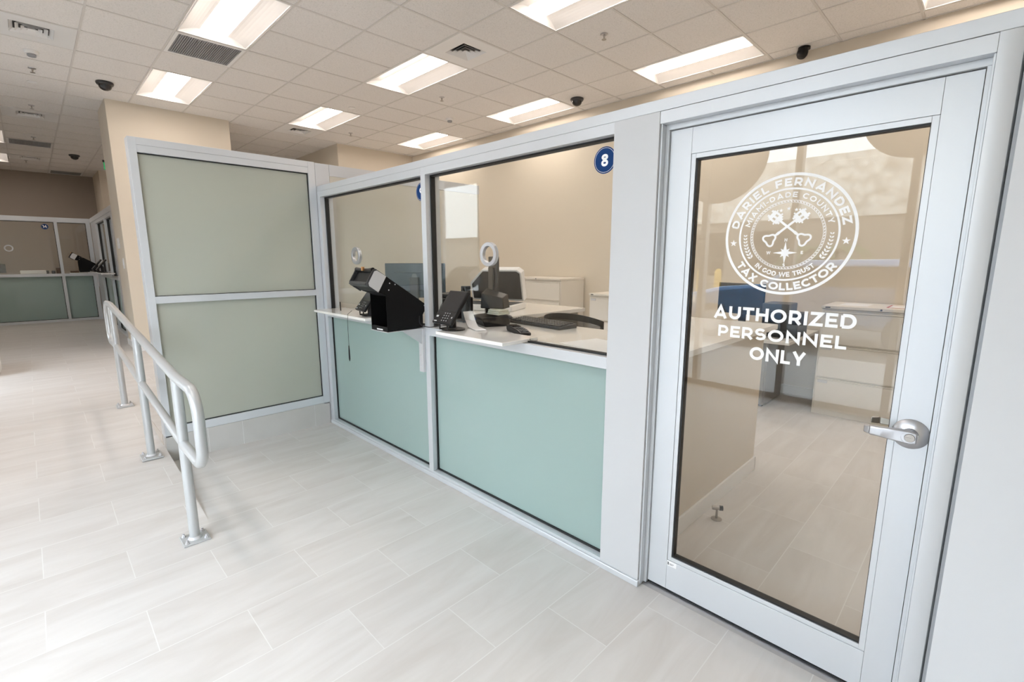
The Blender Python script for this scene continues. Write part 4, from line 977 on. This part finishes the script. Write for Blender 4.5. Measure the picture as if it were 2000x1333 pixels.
b_ = MB().prism([(-.26, 0), (.26, 0), (.26, .27), (.22, .30), (-.12, .30), (-.26, .17)], 'Z', -.085, .0); b_.xf(Ml); ld = obj('lid', b_, WHITEPL, SC, bevel=.006)
b_ = MB().prism([(-.24, .02), (.245, .02), (.245, .265), (.215, .285), (-.11, .285), (-.24, .16)], 'Z', .0005, .008); b_.xf(Ml); obj('pad', b_, DARK, ld, bevel=.003)
# keyboard, mouse, sheet
KB = thing('keyboard', (.72, .62, zc_), 'black computer keyboard on the worktop behind window 8', 'keyboard')
kx0, kx1, ky0, ky1 = .35, .81, 0, 0
Mx = Matrix.Translation((.55, .70, zc_)) @ Matrix.Rotation(rad(-11), 4, 'Z')
Mx = Matrix.Translation((.66, .62, zc_)) @ Matrix.Rotation(rad(-6), 4, 'Z') @ Matrix.Diagonal((1.15, 1.15, 1.2, 1))
b_ = MB().prism([(-.07, 0), (-.07, .014), (.07, .026), (.07, 0)], 'X', -.225, .225); b_.xf(Mx); obj('case', b_, DARK, KB, bevel=.003)
b_ = MB()
for i in range(20):
    for j in range(6):
        u = -.215+i*.0215; v = -.060+j*.020; z0 = .0145+(v+.07)/.14*.012
        b_.box(u, u+.0175, v, v+.016, z0, z0+.006)
b_.xf(Mx); o_ = obj('keys', b_, DARK, KB); o_['kind'] = 'stuff'
b_ = MB()
for i in range(18):
    for j in range(1, 5):
        u = -.211+i*.0215; v = -.060+j*.020; z0 = .0208+(v+.07)/.14*.012
        b_.box(u+.003, u+.009, v+.006, v+.011, z0, z0+.0002)
b_.xf(Mx); o_ = obj('key_print', b_, KEYW, KB, smooth=False); o_['kind'] = 'stuff'
ms = MB(); Mm = Matrix.Translation((.27, .69, zc_)) @ Matrix.Rotation(rad(-20), 4, 'Z')
vs = []; fs = []
for i in range(9):
    a_ = PI*i/8
    for k_ in range(9):
        p_ = PI*k_/8; vs.append((-.052*math.cos(a_), -.031*math.cos(p_)*max(.02, math.sin(a_))**.6, .034*math.sin(p_)*max(0.0, math.sin(a_))**.5))
for i in range(8):
    for k_ in range(8): fs.append((i*9+k_, (i+1)*9+k_, (i+1)*9+k_+1, i*9+k_+1))
ms.add(vs, fs); ms.xf(Mm); tag(obj('computer_mouse', ms, DARK), 'black computer mouse left of the keyboard', 'mouse')
tag(obj('paper_notice', MB().hexa([(1.20, .16, 1.0546), (1.56, .10, 1.0546), (1.60, .36, 1.0546), (1.26, .42, 1.0546), (1.20, .16, 1.0556), (1.56, .10, 1.0556), (1.60, .36, 1.0556), (1.26, .42, 1.0556)]), PAPER, smooth=False), 'white sheet lying on the worktop at the right of window 8', 'paper')
# paper on the right wing seen through the door
tag(obj('paper_sheet', B(1.28, 1.50, .75, .95, 1.0546, 1.0556), PAPER), 'white sheet on the right wing of the worktop, seen at the door edge', 'paper')

# ------------------------------------------------------------------ office chair
CH = thing('office_chair', (.70, 1.02, 0), 'black mesh-backed office chair tucked between the worktop wings', 'office chair')
Mc = Matrix.Translation((.60, 1.10, 0.03)) @ Matrix.Rotation(rad(6), 4, 'Z')
b_ = MB(); n = 14; R_ = .30
def arcv(a_, z, r=R_): return (r*math.sin(a_), -.05-r*math.cos(a_)*.55+R_*.55-.10, z)
for k_ in range(n):
    a0, a1 = rad(-62+124*k_/n), rad(-62+124*(k_+1)/n)
    def zt2(a_): return 1.075-.05*(a_/rad(62))**2
    b_.hexa([arcv(a0, zt2(a0)-.045, R_), arcv(a1, zt2(a1)-.045, R_), arcv(a1, zt2(a1)-.045, R_-.022), arcv(a0, zt2(a0)-.045, R_-.022), arcv(a0, zt2(a0), R_), arcv(a1, zt2(a1), R_), arcv(a1, zt2(a1), R_-.022), arcv(a0, zt2(a0), R_-.022)])
for a_ in (rad(-62), rad(62)):
    s1 = 1 if a_ > 0 else -1
    b_.hexa([arcv(a_-s1*.07, .62), arcv(a_, .62), arcv(a_, .62, R_-.022), arcv(a_-s1*.07, .62, R_-.022), arcv(a_-s1*.07, 1.02), arcv(a_, 1.02), arcv(a_, 1.02, R_-.022), arcv(a_-s1*.07, 1.02, R_-.022)])
b_.xf(Mc); obj('back_frame', b_, BLACK, CH)
b_ = MB()
for k_ in range(n):
    a0, a1 = rad(-60+120*k_/n), rad(-60+120*(k_+1)/n); b_.add([arcv(a0, .62, R_-.01), arcv(a1, .62, R_-.01), arcv(a1, 1.03, R_-.01), arcv(a0, 1.03, R_-.01)], [(0, 1, 2, 3)])
b_.xf(Mc); obj('backrest', b_, MESHF, CH)
b_ = MB().box(-.24, .24, -.02, .46, .45, .54); b_.xf(Mc); obj('seat', b_, BLACK, CH, bevel=.03, segs=3)
b_ = MB().tube([(0, -.06, .66), (0, -.08, .52), (0, .05, .46)], .02, 10); b_.xf(Mc); obj('back_support', b_, BLACK, CH)
b_ = MB().cyl((0, .2, .12), (0, .2, .48), .028, 16); b_.xf(Mc); obj('gas_lift', b_, DARK, CH)
for k_ in range(5):
    a_ = rad(72*k_+18); b_ = MB().tube([(0, .2, .12), (.30*math.cos(a_), .2+.30*math.sin(a_), .045)], [.026, .016], 10); b_.xf(Mc); lg = obj('leg', b_, BLACK, CH)
    b_ = MB().cyl((.30*math.cos(a_)-.012, .2+.30*math.sin(a_), -.002), (.30*math.cos(a_)+.012, .2+.30*math.sin(a_), -.002), .028, 14); b_.xf(Mc); obj('caster', b_, BLACK, lg)
for s1 in (-1, 1):
    b_ = MB().box(s1*.29-.035, s1*.29+.035, .0, .24, .69, .715).box(s1*.29-.015, s1*.29+.015, .08, .14, .50, .69); b_.xf(Mc); obj('armrest', b_, BLACK, CH, bevel=.01)

# ------------------------------------------------------------------ far service windows (window 14 and the side run)
def far_window_y(nm, label, a, b, num=None):
    """window in the plane x = -11.1 facing +x, clear opening a..b along y"""
    w = thing(nm, (-11.1, (a+b)/2, ZU), label, 'service window', kind='structure')
    X1 = -11.1; X2 = -11.21; z0 = ZU
    fr = MB().box(X2, X1, a-.05, a, z0, z0+2.08).box(X2, X1, a, b, z0+2.07, z0+2.08).box(X2, X1, a, b, z0, z0+.05)
    obj('frame', fr, ALU, w, smooth=False)
    obj('sill_rail', B(X2, X1, a, b, z0+.955, z0+1.01), ALU, w, smooth=False)
    obj('glass', B(X1-.06, X1-.052, a, b, z0+1.01, z0+2.07), GLASS, w, smooth=False)
    obj('frosted_panel', B(X1-.06, X1-.050, a, b, z0+.05, z0+.955), FROST, w, smooth=False)
    gk = MB().box(X1-.07, X1-.04, a, b, z0+2.06, z0+2.07).box(X1-.07, X1-.04, b-.008, b, z0+.05, z0+2.07).box(X1-.07, X1-.04, a, b, z0+.05, z0+.058)
    obj('gasket', gk, GASKET, w, smooth=False)
    return w
w14 = far_window_y('window_5', 'far service window 14 with its speaking ring', -2.95, -1.36)
far_window_y('window_6', 'narrow far window in the corner, right of window 14', -1.31, -.86)
far_window_y('window_7', 'far service window at the left edge, beyond window 14', -3.6, -3.0)
bd = obj('number_badge', MB().lathe((-11.1-.05, -1.50, 2.165), (1, 0, 0), [(.058, 0), (.058, .001), (0, .001)], 40), NAVY, w14, label='round navy badge with the number 14')
dg = MB(); text_line(dg, '14', 0, -.026, .052, 0, .14, t=.25); ring(dg, 0, 0, .0513, .0528, 0, 48)
dg.v = [(-11.0485-y, -1.50+x, 2.165+z) for x, y, z in dg.v]; obj('digits', dg, VINYL, bd, smooth=False)
obj('speak_ring', MB().lathe((-11.17, -2.07, 1.718), (1, 0, 0), [(.046, 0), (.046, .036), (.066, .038), (.069, .03), (.069, 0)], 40), CHROME, w14)
struct('trim_7', MB().box(-11.215, -11.095, YMIN, -.79, ZU+2.08, 2.357), ALU, 'aluminium header over the far service windows', 'trim')
struct('trim_8', MB().box(-11.215, -11.095, -.86, -.79, ZU, ZU+2.08), ALU, 'aluminium corner post of the far windows', 'trim')
# side run
def side_window(nm, label, a, b):
    w = thing(nm, ((a+b)/2, -.78, ZU), label, 'service window', kind='structure'); z0 = ZU
    obj('frame', MB().box(a-.05, a, -.78, -.67, z0, z0+2.08).box(a, b, -.78, -.67, z0+2.02, z0+2.08).box(a, b, -.78, -.67, z0, z0+.05), ALU, w, smooth=False)
    obj('sill_rail', B(a, b, -.78, -.67, z0+.955, z0+1.01), ALU, w, smooth=False)
    obj('glass', B(a, b, -.724, -.716, z0+1.01, z0+2.02), GLASS, w, smooth=False)
    obj('frosted_panel', B(a, b, -.724, -.714, z0+.05, z0+.955), FROST, w, smooth=False)
    obj('gasket', MB().box(a, a+.012, -.742, -.70, z0+.05, z0+2.02).box(a, b, -.742, -.70, z0+2.01, z0+2.02).box(a, b, -.742, -.70, z0+.05, z0+.06), GASKET, w, smooth=False)
side_window('window_8', 'far side window next to the corner post', -10.15, -8.60)
side_window('window_9', 'far side window nearer the beige column', -8.55, -7.35)
struct('trim_9', MB().box(-11.095, -6.635, -.79, -.66, ZU+2.08, 2.357), ALU, 'aluminium header over the far side windows', 'trim')
struct('trim_10', MB().box(-11.095, -10.2, -.78, -.67, ZU, ZU+2.08), ALU, 'wide aluminium panel in the far corner', 'trim')
struct('trim_11', MB().box(-7.35, -6.635, -.80, -.67, ZU, ZU+2.08), PANEL, 'pale panel between the far side windows and the column', 'trim')
tag(obj('counter_shelf', MB().prism([(-10.1, -.785), (-10.1, -.93), (-10.05, -.97), (-7.9, -.97), (-7.9, -.785)], 'Z', 1.056+ZU, 1.076+ZU), QUARTZ, bevel=.003), 'white quartz shelf under the far side windows', 'counter shelf')
FC = thing('far_counter', (-11.6, -2.2, ZU), 'worktop behind the far service windows', 'counter')
obj('worktop', B(-11.95, -11.22, -3.5, -.95, ZU+.98, ZU+1.01), QUARTZ, FC); obj('side_panel', B(-11.9, -11.88, -3.5, -.95, ZU, ZU+.98), CABM, FC)
FP = thing('office_printer', (-11.5, -1.75, 1.2), 'low white printer on the counter behind window 14', 'printer')
obj('body', B(-11.62, -11.32, -1.97, -1.58, 1.2, 1.27), WHITEPL, FP, bevel=.01); obj('end_cap', B(-11.61, -11.33, -1.58, -1.54, 1.2, 1.265), BLACK, FP, bevel=.006)
tag(obj('desk_telephone', B(-11.5, -11.36, -1.50, -1.44, 1.2, 1.26), BLACK, bevel=.01), 'small black device beside the white printer behind window 14', 'device')
tag(obj('cardboard_box', B(-11.62, -11.45, -1.42, -1.30, 1.2, 1.32), BROWN, bevel=.004), 'brown box on the counter behind window 14', 'box')
tag(obj('notebook', B(-11.55, -11.30, -1.20, -1.0, 1.2, 1.25), BROWN, bevel=.004), 'dark red notebook behind the narrow far window', 'notebook')
tag(obj('paper_pad', B(-11.28, -11.22, -1.22, -.95, 1.2, 1.212), PAPER), 'white paper pad behind the narrow far window', 'paper')
monitor('computer_monitor', -11.6, -2.42, 1.2, .5, .18, rad(90), 'dark monitor at the left picture edge behind window 14', zc=.02, stand=False)
# switches on the column
def plate(x, z, label, w=.11):
    p_ = tag(obj('wall_plate', B(x-w/2, x+w/2, -.8585, -.8535, z-.075, z+.075), WHITEPL, bevel=.002), label, 'wall control')
    obj('button', B(x-w/5, x+w/5, -.864, -.8585, z-.03, z+.05), WHITEPL, p_, bevel=.002)
plate(-6.28, 1.73, 'white thermostat plate on the grey face of the column', .26); plate(-6.02, 1.44, 'small white switch plate lower on the column')
tag(obj('floor_cabinet', B(-5.6, -5.0, -2.8, -2.20, ZU, .50), WHITEPL, bevel=.01), 'low white box at the left picture edge on the upper floor', 'box')
# sconce-like reflector bars above door header: small lamps are part of the ceiling only

# ------------------------------------------------------------------ street side, seen in the glass
struct('ground', B(-40, 30, -60, YMIN-.15, -.12, -.02), ASPH, 'street outside the entrance', 'street', smooth=False)
tag(obj('sidewalk', B(-40, 30, -6.6, YMIN-.151, -.019, 0.0), CONC), 'pale sidewalk outside the street windows', 'sidewalk', kind='structure')
tag(obj('sidewalk', B(-40, 30, -18.9, -13.0, -.019, .03), CONC), 'far sidewalk across the street', 'sidewalk', kind='structure')
BD = thing('street_building', (-3, -19, 0), 'stone-clad building across the street', 'building')
obj('wall', B(-30, 2.6, -26, -19, 0, 3.0), STUCCOSH, BD, smooth=False); obj('stone_band', B(-14.9, 1.3, -26, -18.9, 3.0, 5.2), STONE, BD, smooth=False)
obj('white_wing', B(-36, -15, -26, -18.7, 2.9, 9), WSTUC, BD, smooth=False); obj('balcony', MB().box(1.4, 8.0, -26, -18.6, 3.6, 4.3).box(1.4, 8.0, -26, -18.9, 5.2, 6.4), STUCCO, BD, smooth=False)
for x in (-12, -9.5, -7, -4.5): obj('window', B(x, x+1.6, -19.06, -19.0, .8, 2.6), SCREEN, BD, smooth=False)
BA = thing('arched_building', (4.5, -12, 0), 'pale building with a tall arch', 'building')
arch = [(1.7, 0), (1.7, 4.6), (4.9, 4.6), (4.9, 0), (3.3, 0)]+[(2.9+.45*math.cos(t_), 2.9+.45*math.sin(t_)) for t_ in [PI*k_/12 for k_ in range(13)]]
arch = [(1.7, 0), (2.2, 0)]+[(2.55-.35*math.cos(PI*k_/12), 3.0+.35*math.sin(PI*k_/12)) for k_ in range(13)]+[(2.9, 0), (6.0, 0), (6.0, 5.2), (1.7, 5.2)]
obj('wall', MB().prism(arch, 'Y', -13.0, -12.0), STUCCO, BA, smooth=False); obj('cornice', B(1.6, 6.1, -13.1, -11.8, 4.6, 5.3), WSTUC, BA, smooth=False)
for i, x in enumerate((-3.1, -2.6)):
    tag(obj('bollard', MB().lathe((x, -11.5, 0), (0, 0, 1), [(.09, 0), (.09, 1.15), (.06, 1.22), (0, 1.24)], 20), YELLOW), ('left', 'right')[i]+' yellow bollard across the street', 'bollard')
CA = thing('car', (.6, -8.2, 0), 'blue car parked outside, seen in the door glass', 'car')
prof = [(-1.75, .35), (-1.85, .55), (-1.7, .78), (-.9, .98), (-.2, 1.05), (.5, 1.48), (1.9, 1.50), (2.7, 1.05), (2.85, .9), (2.85, .35)]
obj('body', MB().prism(prof, 'Y', -9.1, -7.35), CARP, CA, bevel=.12, segs=4)
obj('side_window', B(.15, 2.2, -7.36, -7.345, 1.05, 1.38), SCREEN, CA)
obj('headlight', MB().box(-1.80, -1.35, -7.42, -7.33, .66, .80), WHITEPL, CA, bevel=.02)
for x in (-1.0, 2.0):
    wv_ = obj('wheel', MB().cyl((x, -7.55, .33), (x, -7.32, .33), .33, 32), TYRE, CA, bevel=.02); obj('rim', MB().cyl((x, -7.33, .33), (x, -7.31, .33), .2, 24), CHROME, wv_)
x, y = .05, -10.8
PT_ = thing('palm_tree', (x, y, 0), 'short palm on the far side of the street', 'palm tree')
obj('trunk', MB().tube([(x, y, 0), (x+.05, y, .6), (x, y, 1.3)], [.12, .09, .08], 12), TRUNK, PT_)
lv_ = MB()
for k_ in range(16):
    a_ = 2*PI*k_/16; pr_ = None
    for j in range(6):
        t = j/5; r_ = 1.0*t; z = 1.3+.7*math.sin(t*PI*.7)-.5*t*t; w_ = .10*(1-t)+.02
        cu = ((x+r_*math.cos(a_)-w_*math.sin(a_), y+r_*math.sin(a_)+w_*math.cos(a_), z-.06), (x+r_*math.cos(a_), y+r_*math.sin(a_), z), (x+r_*math.cos(a_)+w_*math.sin(a_), y+r_*math.sin(a_)-w_*math.cos(a_), z-.06))
        if pr_: lv_.add([*pr_, *cu], [(0, 1, 4, 3), (1, 2, 5, 4)])
        pr_ = cu
obj('fronds', lv_, LEAF, PT_)
